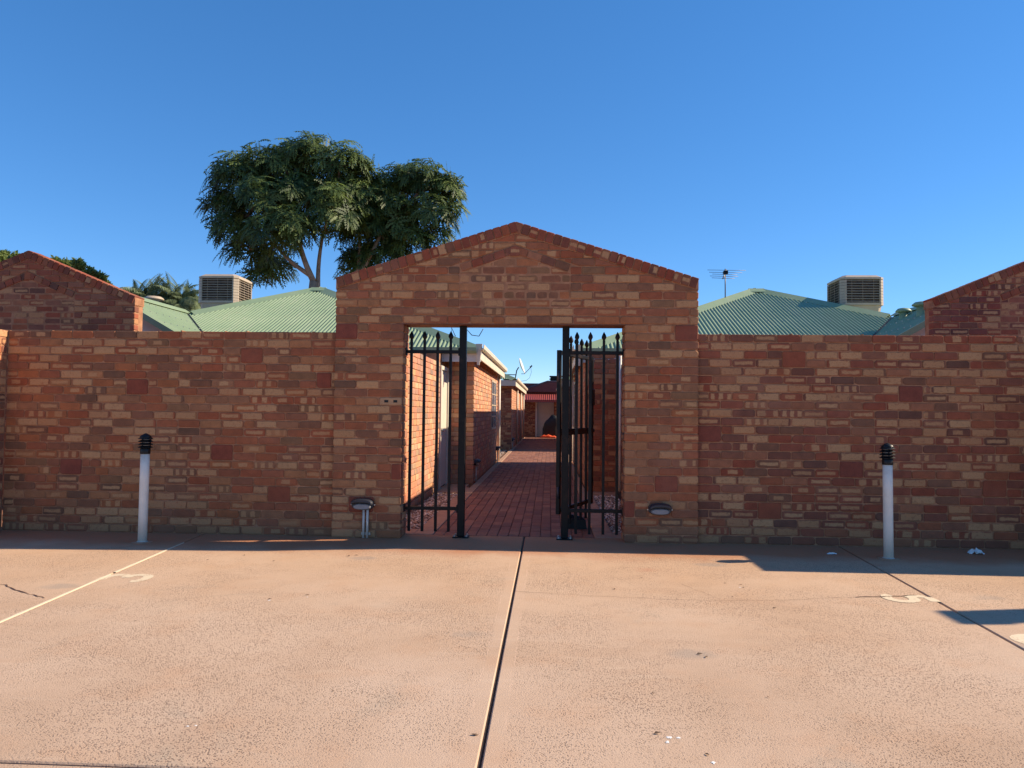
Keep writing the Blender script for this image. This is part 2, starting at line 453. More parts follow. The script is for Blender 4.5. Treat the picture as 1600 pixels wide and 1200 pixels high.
# ------------------------------------------------------------------ brickwork
COURSE, MODULE = 0.0867, 0.240
BH = 0.0752                                           # brick height
PALETTE = [((0.262, 0.082, 0.044), 6), ((0.245, 0.080, 0.047), 6), ((0.285, 0.096, 0.047), 4), ((0.215, 0.080, 0.050), 5),
           ((0.180, 0.074, 0.047), 4), ((0.295, 0.122, 0.064), 4), ((0.240, 0.102, 0.060), 4), ((0.255, 0.072, 0.039), 3), ((0.150, 0.070, 0.047), 2), ((0.195, 0.090, 0.052), 3)]
_pal = [c for c, k in PALETTE for _ in range(k)]
def brick_colour(plain=0.46, warm=(1, 1, 1)):
    c = rnd.choice(_pal); j = rnd.uniform(1.03, 1.23)
    a = rnd.uniform(0.0, 0.42) if rnd.random() < plain else rnd.uniform(0.42, 0.999)
    return (c[0] * j * warm[0], c[1] * j * warm[1], c[2] * j * warm[2], a)

def clip(poly, n, d):
    """keep the part of a polygon where n.p <= d"""
    out = []
    for i in range(len(poly)):
        p, q = poly[i], poly[(i + 1) % len(poly)]
        a = n[0] * p[0] + n[1] * p[1] - d; b = n[0] * q[0] + n[1] * q[1] - d
        if a <= 0: out.append(p)
        if (a < 0 < b) or (b < 0 < a):
            t = a / (a - b); out.append((p[0] + (q[0] - p[0]) * t, p[1] + (q[1] - p[1]) * t))
    return out

def area(p):
    return 0.5 * sum(p[i][0] * p[(i + 1) % len(p)][1] - p[(i + 1) % len(p)][0] * p[i][1] for i in range(len(p)))

def rough_rect(w, h, r):
    """brick face outline with worn, unequal corners"""
    j = lambda a: r.uniform(-a, a)
    c = [r.uniform(.003, .014) if r.random() < .75 else r.uniform(.012, .024) for _ in range(4)]
    W, H = w / 2, h / 2
    return [(-W + c[0], -H + j(.0015)), (W - c[1], -H + j(.0015)), (W + j(.001), -H + c[1] * .8), (W + j(.001), H - c[2] * .8),
            (W - c[2], H + j(.0015)), (-W + c[3], H + j(.0015)), (-W + j(.001), H - c[3] * .8), (-W + j(.001), -H + c[0] * .8)]

def add_brick(mb, poly, depth, o=(0, 0, 0), xd=(1, 0, 0), nd=(0, -1, 0), cham=0.005, proud=0.0, col=None, uvc=(0, 0), tilt=0.0):
    """poly in (along wall, up); the face lies 'proud' in front of the plane, the body reaches 'depth' behind it"""
    n = len(poly); cx = sum(p[0] for p in poly) / n; cy = sum(p[1] for p in poly) / n
    i = len(mb.v)
    ox, oy, oz = o
    def put(p, d): mb.v.append((ox + xd[0] * p[0] + nd[0] * d, oy + xd[1] * p[0] + nd[1] * d, oz + p[1]))
    def ins(p):
        dx, dy = cx - p[0], cy - p[1]; L = max(1e-6, math.hypot(dx, dy)); k = min(cham * 1.3, L * .4) / L
        return (p[0] + dx * k * (1 if abs(dx) > .04 else .6), p[1] + dy * k + (cham * .55 if dy > 0 else -cham * .55) * 0)
    def ins2(p):
        sx = cham if p[0] < cx else -cham; sy = cham if p[1] < cy else -cham
        return (p[0] + max(-abs(cx - p[0]), min(abs(cx - p[0]), sx)), p[1] + max(-abs(cy - p[1]), min(abs(cy - p[1]), sy)))
    fr = [ins2(p) for p in poly]
    for p in fr: put(p, proud + tilt * (p[0] - cx))
    for p in poly: put(p, proud - cham * .9 + tilt * (p[0] - cx))
    for p in poly: put(p, -depth)
    U = lambda p: (p[0] - uvc[0], p[1] - uvc[1])
    mb.face(list(range(i, i + n)), [U(p) for p in fr], col)
    for k in range(n):
        j = (k + 1) % n
        mb.face([i + n + k, i + n + j, i + j, i + k], [U(poly[k]), U(poly[j]), U(fr[j]), U(fr[k])], col)
        mb.face([i + 2 * n + k, i + 2 * n + j, i + n + j, i + n + k], [U(poly[k]), U(poly[j]), U(poly[j]), U(poly[k])], col)

_bank = {}
def bank(w, h, depth):
    """a few shared meshes for each brick size"""
    key = (round(w * 200), round(h * 200), round(depth * 100))
    if key not in _bank: _bank[key] = []
    L = _bank[key]
    full = 10 if key[0] in (46, 22) else 4
    if len(L) < full:
        mb = MB(); add_brick(mb, rough_rect(w, h, rnd), depth, cham=rnd.uniform(.004, .007), tilt=rnd.uniform(-.012, .012))
        L.append(mb.mesh('brick', M_BRICK)); return L[-1]
    return rnd.choice(L)

class Brickwork:
    """bricks of one wall plane; the biggest in the picture become objects, the rest one joined part"""
    def __init__(s, parent, origin, rz, limit=300, name='brick', depth=0.10, plain=0.47, warm=(1, 1, 1)):
        s.warm = warm
        s.parent, s.o, s.rz, s.limit, s.name, s.depth, s.plain = parent, Vector(origin), rz, limit, name, depth, plain
        s.items = []
        s.xd = (math.cos(rz), math.sin(rz), 0); s.nd = (math.sin(rz), -math.cos(rz), 0)
    def add(s, cx, cz, w, h, poly=None, proud=None, plain=None, col=None):
        proud = rnd.uniform(-.0025, .0035) if proud is None else proud
        s.items.append((cx, cz, w, h, poly, proud, col or brick_colour(s.plain if plain is None else plain, s.warm)))
    def world(s, cx, cz, d=0):
        return s.o + Vector(s.xd) * cx + Vector(s.nd) * d + Vector((0, 0, cz))
    def flush(s, mesh_parent=None):
        par = mesh_parent or s.parent
        cw = Vector((0, 0, CAM_H))
        s.items.sort(key=lambda it: (s.world(it[0], it[1]) - cw).length - it[2] * 2)
        for cx, cz, w_, h_, poly, proud, col in s.items[:s.limit]:
            p = s.world(cx, cz, proud)
            if poly is None: me = bank(w_, h_, s.depth)
            else:
                mb = MB(); add_brick(mb, poly, s.depth); me = mb.mesh('brick', M_BRICK)
            o = link(s.name, me, par, p - (par.matrix_world.translation if False else Vector(BASE.get(par.name, (0, 0, 0)))), (0, 0, s.rz))
            o.color = col
        rest = s.items[s.limit:]
        if rest:
            mb = MB()
            for cx, cz, w_, h_, poly, proud, col in rest:
                p = s.world(cx, cz, 0)
                add_brick(mb, poly or rough_rect(w_, h_, rnd), s.depth, p, s.xd, s.nd, proud=proud, col=col)
            b = Vector(BASE.get(par.name, (0, 0, 0)))
            o = link('brick_courses', mb.mesh('brick_courses', M_BRICKS), par, -b)
            o['kind'] = 'stuff'

BASE = {}                                             # world base of each thing that carries bricks
def thing(name, loc, label, cat, group=None, kind=None):
    o = empty(name, loc, label, cat, group, kind=kind); BASE[o.name] = loc
    return o

def course_bricks(bw, k, a, b, off, squares=(), z0=0.0, clipf=None, proud=None, odd=0.05):
    """one course between a and b, running bond with the odd half bat"""
    zc = z0 + (k + .5) * COURSE
    cuts = []
    for (sx, sk, sw) in squares:                      # two-course square bricks interrupt the course
        if sk <= k <= sk + 1: cuts.append((sx - sw / 2 - .005, sx + sw / 2 + .005))
    segs = [(a, b)]
    for c0, c1 in cuts:
        n = []
        for x0, x1 in segs:
            if c1 <= x0 or c0 >= x1: n.append((x0, x1)); continue
            if c0 - x0 > .04: n.append((x0, c0 - .005))
            if x1 - c1 > .04: n.append((c1 + .005, x1))
        segs = n
    for x0, x1 in segs:
        x = x0; first = True
        while x < x1 - .03:
            L = .23
            if first:
                ph = (x0 - off) % MODULE
                L = .23 if ph < .02 else max(.05, MODULE - ph - .01)
                if L < .06: L = L + MODULE
                first = False
            elif rnd.random() < odd * .6: L = .11
            e = x + L
            if x1 - e < .075: e = x1
            e = min(e, x1)
            ww = e - x
            if ww > .29:
                h_ = (ww - .01) / 2
                for q in (0, 1): emit(bw, x + h_ / 2 + q * (h_ + .01), zc, h_, clipf, proud)
            else: emit(bw, x + ww / 2, zc, ww, clipf, proud)
            x = e + .01

def emit(bw, cx, zc, ww, clipf, proud):
    if clipf is None: bw.add(cx, zc, ww, BH, None, proud); return
    poly = [(-ww / 2, -BH / 2), (ww / 2, -BH / 2), (ww / 2, BH / 2), (-ww / 2, BH / 2)]
    P2 = clipf([(cx + p[0], zc + p[1]) for p in poly])
    if not P2 or len(P2) < 3 or area(P2) < .0012: return
    if abs(area(P2) - ww * BH) < 1e-6: bw.add(cx, zc, ww, BH, None, proud)
    else: bw.add(cx, zc, ww, BH, [(p[0] - cx, p[1] - zc) for p in P2], proud)

def squares_of(bw, squares, z0=0):
    for sx, sk, sw in squares:
        c = rnd.choice([(0.285, 0.085, 0.045), (0.255, 0.072, 0.042), (0.235, 0.070, 0.045)])
        bw.add(sx, z0 + (sk + 1) * COURSE, sw, BH + COURSE, None, 0.002, col=(*c, rnd.uniform(0, .40)))

WY = 7.86                                             # face of the boundary walls
PY = 7.80                                             # face of the gateway
GX0, GX1, OX0, OX1 = -2.27, 1.535, -1.54, 0.78        # gateway and opening
XC = -0.372                                           # axis of symmetry of the court
def mx(x, s): return x if s < 0 else 2 * XC - x       # build on the left, mirror to the right
WALL_H = 25 * COURSE
GL = 0.008                                            # joint depth

# ------------------------------------------------------------------ ground, slab, joints
mb = MB(); mb.v = [(-400, -100, -.09), (400, -100, -.09), (400, 900, -.09), (-400, 900, -.09)]; mb.face([0, 1, 2, 3])
tag(mb.build('ground', M_EARTH, fix=False), 'red earth lying under and beyond the paving', kind='structure')

def jl(y): return -3.66 + (7.86 - y) * 0.083           # left joint
def jr(y): return 2.965 - (7.86 - y) * 0.068           # right joint
JC = -0.252
YT = 2.765                                             # cross joint near the camera
def slab(name, q):
    """one poured bay with slightly rounded arrises; q = four (x,y) corners counter-clockwise"""
    mb = MB(); e = .006
    cx = sum(p[0] for p in q) / 4; cy = sum(p[1] for p in q) / 4
    rings = []
    for d, z in ((0, -.085), (0, -e), (e, 0)):
        rings.append([(p[0] + (d if p[0] < cx else -d), p[1] + (d if p[1] < cy else -d), z) for p in q])
    mb.loft(rings, sm=False)
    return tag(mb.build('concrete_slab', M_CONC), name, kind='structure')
g_ = .008
xs = [lambda y: -14.0, jl, lambda y: JC, jr, lambda y: 14.0]
slabs = []
names = ['pale bay of concrete on the far side of the cream joint line', 'wide concrete bay in front of the gateway, left of the middle joint',
         'wide concrete bay right of the middle joint', 'concrete bay beyond the slanting dark joint by the right bollard']
for i in range(4):
    wl = .0085 if i == 2 else g_; wr = .0085 if i == 1 else g_
    L = lambda y: xs[i](y) + wl; Rr = lambda y: xs[i + 1](y) - wr
    yb = 8.07
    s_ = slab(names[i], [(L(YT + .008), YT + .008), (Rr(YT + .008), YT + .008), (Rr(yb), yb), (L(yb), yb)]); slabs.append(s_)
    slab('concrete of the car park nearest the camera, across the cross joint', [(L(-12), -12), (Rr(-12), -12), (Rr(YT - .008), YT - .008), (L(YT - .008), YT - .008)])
mb = MB(); mb.box(-13.9, 13.9, -11.9, 8.06, -.088, -.011)
tag(mb.build('joint_filler', M_JOINT), 'dark dirt packed in the joints between the concrete bays', kind='structure')
mb = MB()                                             # cream sealant in the left joint, a flat ragged bead
ys = np.linspace(2.8, 7.33, 60)
pr_ = None
for i, y in enumerate(ys):
    wv = .010 + rnd.uniform(-.004, .004)
    if y > 6.9: wv *= max(.35, (7.4 - y) / .5)
    a = len(mb.v); mb.v += [(jl(y) - wv, y, .003), (jl(y) + wv, y, .003), (jl(y) - wv, y, -.010), (jl(y) + wv, y, -.010)]
    if pr_ is not None and not (0.3 < rnd.random() < .33):
        for A, B in ((0, 1), (2, 0), (1, 3)): mb.face([pr_ + A, pr_ + B, a + B, a + A])
    pr_ = a
mb.build('joint_sealant', M_SEAL, slabs[1])

def crack(pts, wid, parent, z=.0035):
    mb = MB(); fine = []
    for (a, b) in zip(pts, pts[1:]):
        n = max(3, int(math.dist(a, b) / .05))
        for k in range(n):
            t = k / n; fine.append((a[0] + (b[0] - a[0]) * t + rnd.uniform(-.012, .012), a[1] + (b[1] - a[1]) * t + rnd.uniform(-.015, .015)))
    fine.append(pts[-1]); prev = None
    for i, p in enumerate(fine):
        q = fine[min(i + 1, len(fine) - 1)]; o = fine[max(i - 1, 0)]
        d = Vector((q[0] - o[0], q[1] - o[1])).normalized(); ww = wid * rnd.uniform(.3, 1.1)
        a = len(mb.v); mb.v += [(p[0] - d.y * ww, p[1] + d.x * ww, z), (p[0] + d.y * ww, p[1] - d.x * ww, z)]
        if prev is not None: mb.face([prev, prev + 1, a + 1, a])
        prev = a
    return mb.build('crack', M_CRACK, parent, fix=False)
crack([(-4.75, 6.05), (-4.3, 5.62), (-4.05, 5.45), (-3.78, 5.25), (-3.50, 5.10)], .007, slabs[0])
crack([(-0.25, 5.60), (0.35, 5.52), (1.1, 5.46), (1.7, 5.52), (2.3, 5.68), (2.62, 5.72)], .0022, slabs[2])
crack([(2.25, 5.665), (2.52, 5.72), (2.74, 5.77)], .006, slabs[2])
crack([(1.05, 5.95), (1.15, 5.72), (1.25, 5.5)], .0014, slabs[2])

def number(strokes, cx, cy, hx, hy, flip, parent, wid=.037):
    """a digit painted with a stencil; strokes run in (along the car park, towards the wall) units of the digit's half size"""
    mb = MB()
    for si, pts in enumerate(strokes):
        fine = []
        for k in range(len(pts) - 1):
            p0, p1, p2, p3 = pts[max(k - 1, 0)], pts[k], pts[k + 1], pts[min(k + 2, len(pts) - 1)]
            for q in range(8):
                t = q / 8; f = lambda a: .5 * ((2 * p1[a]) + (-p0[a] + p2[a]) * t + (2 * p0[a] - 5 * p1[a] + 4 * p2[a] - p3[a]) * t * t + (-p0[a] + 3 * p1[a] - 3 * p2[a] + p3[a]) * t ** 3)
                fine.append((f(0) * hx * flip, f(1) * hy * flip))
        fine.append((pts[-1][0] * hx * flip, pts[-1][1] * hy * flip)); prev = None
        for k, p in enumerate(fine):
            a, b = fine[max(k - 1, 0)], fine[min(k + 1, len(fine) - 1)]; d = Vector((b[0] - a[0], b[1] - a[1])).normalized()
            e = min(k, len(fine) - 1 - k); ww = wid * (.55 if e == 0 else .9 if e == 1 else 1) * rnd.uniform(.93, 1.06)
            i = len(mb.v); z = .0005 * si; mb.v += [(p[0] - d.y * ww, p[1] + d.x * ww, z), (p[0] + d.y * ww, p[1] - d.x * ww, z)]
            if prev is not None: mb.face([prev, prev + 1, i + 1, i])
            prev = i
    return mb.build('painted_number', M_PAINT, parent, (cx, cy, .0016), fix=False)
THREE = [[(-.92, -.72), (-1.0, -.1), (-.86, .62), (-.48, .86), (-.12, .55), (-.04, .05)], [(-.03, .1), (.08, .66), (.46, .94), (.86, .68), (1.0, .0), (.9, -.78), (.62, -.98)]]
FIVE = [[(-1.0, .75), (-1.0, .1), (-.98, -.6)], [(-.95, -.62), (-.5, -.72), (-.12, -.70)], [(-.12, -.66), (-.22, -.1), (-.06, .58), (.36, .9), (.78, .66), (.98, .02), (.86, -.66), (.62, -.9)]]
SIX = [[(-.95, .5), (-.8, -.2), (-.3, -.7), (.3, -.8), (.8, -.5), (.95, .1), (.7, .7), (.3, .85), (-.05, .5), (-.1, -.1), (.05, -.6)]]
number(THREE, -3.305, 5.765, .165, .115, 1, slabs[1])
number(FIVE, 2.64, 5.665, .155, .105, -1, slabs[2])
number(SIX, 2.965, 4.68, .15, .12, -1, slabs[3])

# ------------------------------------------------------------------ paved path and garden strips
PX0, PX1 = -1.24, 0.496
pth = MB().box(PX0, PX1, 8.075, 40.2, -.088, -.014).build('brick_path', M_BEDDING)
tag(pth, 'narrow red paved path running back between the houses', kind='structure')
PW, PLn = .1155, .232
PAVC = [(0.265, 0.097, 0.053), (0.235, 0.086, 0.049), (0.295, 0.115, 0.062), (0.21, 0.078, 0.047), (0.26, 0.106, 0.062)]
pav = []
ncol = int((PX1 - PX0) / PW)
for i in range(ncol):
    x = PX0 + (i + .5) * (PX1 - PX0) / ncol
    y = 8.08 - (PLn / 2 if i % 2 else 0)
    while y < 40:
        y0, y1 = max(y, 8.08), min(y + PLn, 40.1)
        if y1 - y0 > .05: pav.append((x, (y0 + y1) / 2, y1 - y0))
        y += PLn
pav.sort(key=lambda p: math.hypot(p[0], p[1]))
def paver_bm(mb, w_, l_, o=(0, 0, 0), col=None):
    e = .004; b = len(mb.v); rings = []
    for d, z in ((0, -.014), (0, -e), (e, 0)):
        i = len(mb.v)
        mb.v += [(o[0] - w_ + d, o[1] - l_ + d, o[2] + z), (o[0] + w_ - d, o[1] - l_ + d, o[2] + z), (o[0] + w_ - d, o[1] + l_ - d, o[2] + z), (o[0] - w_ + d, o[1] + l_ - d, o[2] + z)]
        rings.append(i)
    mb.face([rings[2] + k for k in range(4)], None, col)
    for a, c in zip(rings, rings[1:]):
        for k in range(4): mb.face([a + k, a + (k + 1) % 4, c + (k + 1) % 4, c + k], None, col)
pm = {}
for x, y, l in pav[:300]:
    key = round(l, 2)
    if key not in pm:
        m_ = MB(); paver_bm(m_, PW / 2 - .0025, l / 2 - .0025); pm[key] = m_.mesh('paver', M_PAVER)
    o = link('paver', pm[key], pth, (x, y, rnd.uniform(-.003, .002)), (rnd.uniform(-.01, .01), rnd.uniform(-.012, .012), rnd.uniform(-.008, .008)))
    c = rnd.choice(PAVC); j = rnd.uniform(.8, 1.2); o.color = (c[0] * j, c[1] * j, c[2] * j, 1)
m_ = MB()
for x, y, l in pav[300:]:
    c = rnd.choice(PAVC); j = rnd.uniform(.8, 1.2)
    paver_bm(m_, PW / 2 - .0025, l / 2 - .0025, (x, y, rnd.uniform(-.003, .002)), (c[0] * j, c[1] * j, c[2] * j, 1))
o = link('paver_rows', m_.mesh('paver_rows', M_PAVERS), pth); o['kind'] = 'stuff'

def gravel(x0, x1, y0, y1, n, label, seed):
    r = random.Random(seed); mb = MB()
    cols = [(0.75, 0.60, 0.46), (0.55, 0.38, 0.26), (0.14, 0.085, 0.06), (0.85, 0.74, 0.60), (0.42, 0.24, 0.15), (0.20, 0.11, 0.075)]
    for _ in range(n):
        x, y = r.uniform(x0 + .015, x1 - .015), r.uniform(y0 + .015, y1 - .015); z = -.03 + r.uniform(0, .022)
        a = r.uniform(0, 6.28); sx, sy, sz = r.uniform(.012, .026), r.uniform(.010, .020), r.uniform(.009, .016)
        c = r.choice(cols); j = r.uniform(.7, 1.2); c = (c[0] * j, c[1] * j, c[2] * j, 1)
        b = len(mb.v)
        for k in range(5):
            t = a + k * 1.2566; mb.v.append((x + math.cos(t) * sx, y + math.sin(t) * sy, z + r.uniform(-.003, .003)))
        mb.v.append((x + r.uniform(-.004, .004), y + r.uniform(-.004, .004), z + sz))
        for k in range(5): mb.face([b + k, b + (k + 1) % 5, b + 5], None, c)
    mb.box(x0, x1, y0, y1, -.088, -.031)
    for k in range(6): mb.c[-1 - k] = (0.16, 0.09, 0.06, 1)
    m, nn, bb = mat('pebbles'); g = N(nn)
    a = g.node('ShaderNodeAttribute', attribute_type='GEOMETRY', attribute_name='bc'); g.put(bb.inputs['Base Color'], a.outputs['Color'])
    bb.inputs['Roughness'].default_value = .8
    o = link('gravel', mb.mesh('gravel', m)); tag(o, label, kind='stuff')
gravel(-1.86, -1.46, 8.45, 12.3, 3600, 'speckled pebbles in the strip by the lit yard wall', 3)
gravel(2 * XC + 1.46, 2 * XC + 1.86, 8.45, 12.3, 3600, 'speckled pebbles in the strip behind the right gate panel', 4)
gravel(-2.6, -1.46, 20.6, 26.2, 2500, 'pebbles in the gap between the two left houses', 5)
for s in (-1, 1):
    side = 'left' if s < 0 else 'right'
    for (a, b, y0, y1) in ((-1.455, -1.245, 8.075, 13.1), (-1.88, -1.455, 8.075, 8.44), (-1.88, -1.455, 12.31, 13.75), (-1.375, -1.245, 13.105, 40.0)):
        x0, x1 = sorted((mx(a, s), mx(b, s)))
        tag(MB().bevbox(x0, x1, y0, y1, -.088, 0.004, .005).build('edging_strip', M_EDGING), 'orange stained concrete strip along the %s edge of the path' % side, kind='structure')

# ------------------------------------------------------------------ boundary walls
def boundary_wall(x0, x1, label, squares, off0, warm):
    t = thing('boundary_wall', (x0, WY, 0), label, 'wall', 'boundary walls beside the gateway')
    b = Vector((x0, WY, 0))
    mb = MB().box(0, x1 - x0, GL, .225, -.08, WALL_H - .006); 
    x = .005
    while x < x1 - x0:                                 # squeezed-out mortar along the top course
        if rnd.random() < .8: mb.bevbox(x - .008, x + .008, .004, .2, WALL_H - .03, WALL_H - .003 + rnd.uniform(-.004, .010), .002)
        x += MODULE
    mb.build('mortar', M_MORTAR, t)
    bw = Brickwork(t, (0, WY, 0), 0, warm=warm)
    squares_of(bw, squares)
    for k in range(25):
        off = x0 + (off0 if k == 24 else (.12 if k % 2 else 0) + rnd.choice((0, 0, 0, 0, .04, -.03)))
        course_bricks(bw, k, x0, x1, off, squares, odd=0 if k == 24 else .05)
    bw.flush(t)
    # back leaf, seen only as the sunlit rim of the wall
    mb = MB()
    for i in range(int((x1 - x0) / MODULE)):
        add_brick(mb, rough_rect(.23, BH, rnd), .105, (i * MODULE + .115 + .004, .22, 24.5 * COURSE - .004), (-1, 0, 0), (0, 1, 0), col=brick_colour())
    o = link('back_course', mb.mesh('back_course', M_BRICKS), t); o['kind'] = 'stuff'
    return t

def sq(pxs, x_of):  return [(x_of(px), k, .232) for px, k in pxs]
# square bricks: picture column -> wall metre, course counted from the ground
lx = lambda px: -5.8837 + (px - 15.8) * 3.0 / (442.5 - 15.8) if px < 442 else -2.88 + (px - 442.5) * .00695
SQL = [(-3.19, 21, .232), (-4.44, 17, .232), (-2.40, 18, .150), (-3.49, 9, .232), (-5.15, 7, .232), (-2.86, 4, .232)]
SQR = [(2.525, 21, .232), (3.70, 17, .232), (1.66, 12, .232), (3.10, 8, .232), (4.52, 6, .232), (2.275, 3, .232)]
boundary_wall(-5.895, GX0 - .004, 'long shaded brick wall between the frame edge and the gateway, behind the shorter-looking left bollard', SQL, 0, (1.18, 1.26, 1.08))
boundary_wall(GX1 + .004, 5.13, 'long shaded brick wall with an aerial and a green roof showing above it', SQR, .10, (1.0, .98, .97))

def enclosure(s):
    """return wall of the bin enclosure standing forward of the boundary wall"""
    xf = mx(-5.90, s) if s < 0 else 5.135
    lab = 'brick return wall at the very left edge of the picture, sunlit at its top' if s < 0 else 'brick enclosure standing forward at the far end of the right wall'
    t = thing('brick_enclosure', (xf, 7.18, 0), lab, 'wall', 'bin enclosures at the wall ends')
    far = xf - 3.4 if s < 0 else xf + 3.4
    x0, x1 = sorted((xf, far)); e = GL
    MB().box(x0 + e - xf, x1 - e - xf, e, .69, -.08, WALL_H - .006).build('mortar', M_MORTAR, t)
    if s < 0:
        bw = Brickwork(t, (xf, 7.18, 0), R(90), 60)
        for k in range(25): course_bricks(bw, k, 0, .67, .12 if k % 2 else 0)
    else:
        bw = Brickwork(t, (xf, 7.85, 0), R(-90), 0)
        for k in range(25): course_bricks(bw, k, 0, .67, .12 if k % 2 else 0)
    bw.flush(t)
    bw = Brickwork(t, (x0, 7.18, 0), 0, 0)
    for k in range(25): course_bricks(bw, k, 0, x1 - x0, .12 if k % 2 else 0)
    bw.flush(t)
enclosure(-1); enclosure(1)
# a square brick pier further along the car park; its shadow reaches into the picture
t = thing('brick_pier', (7.25, 6.05, 0), 'free-standing square brick pier beyond the right end of the car park', 'pillar')
MB().box(-.13, .13, -.13, .13, -.08, 2.86).build('mortar', M_MORTAR, t)
for (ox, oy, rz) in ((7.11, 5.91, 0), (7.39, 5.91, R(90)), (7.39, 6.19, R(180)), (7.11, 6.19, R(-90))):
    bw = Brickwork(t, (ox, oy, 0), rz, 0)
    for k in range(33): course_bricks(bw, k, 0, .28, .12 if k % 2 else 0)
    bw.flush(t)
MB().prism([(-.16, 2.865), (.16, 2.865), (.09, 2.95), (-.09, 2.95)], 'y', -.16, .16).build('cap', M_EDGING, t)

# ------------------------------------------------------------------ gateway
def gable_top(parent, xc, half, z_sh, z_ap, y_face, proud, depth, group_limit, base):
    """sloping brick-on-edge coping; returns the slope"""
    sl = (z_ap - z_sh) / half; ang = math.atan(sl); L = math.hypot(half, z_ap - z_sh)
    wB, hB = .0765, .112
    n = int(round(L / (wB + .0095))); step = L / n
    mb = MB(); hm = .112 / math.cos(ang); tp = .0035 / math.cos(ang)
    mb.prism([(-half + .012, z_sh - hm), (0, z_ap - hm - .01), (half - .012, z_sh - hm), (half - .012, z_sh - tp), (0, z_ap - tp), (-half + .012, z_sh - tp)], 'y', -proud + .012, depth - proud - .006)
    mb.v = [(v[0] + xc - base[0], v[1] + y_face - base[1], v[2] - base[2]) for v in mb.v]
    mb.build('coping_mortar', M_MORTAR, parent)
    for sg in (-1, 1):
        ux, uz = math.cos(ang), math.sin(ang)
        for i in range(n):
            sdist = (i + .5) * step
            x = xc + sg * (half - sdist * ux); z = z_sh + sdist * uz
            mb = MB(); j = rnd.uniform(-.002, .002)
            mb.bevbox(-wB / 2, wB / 2, 0, depth, -hB + j, j, rnd.uniform(.003, .006))
            # uv for the brick material
            mb.uv = [[(mb.v[q][0], mb.v[q][2] + hB / 2) for q in f] for f in mb.f]
            me = mb.mesh('coping_brick', M_BRICK)
            o = link('coping_brick', me, parent, (x - base[0], y_face - proud + rnd.uniform(-.004, .004) - base[1], z - base[2]), (0, -sg * -ang * -1 if False else (sg * ang), 0))
            c = brick_colour(.8); o.color = (c[0] * .95, c[1] * .85, c[2] * .85, c[3])
    return sl

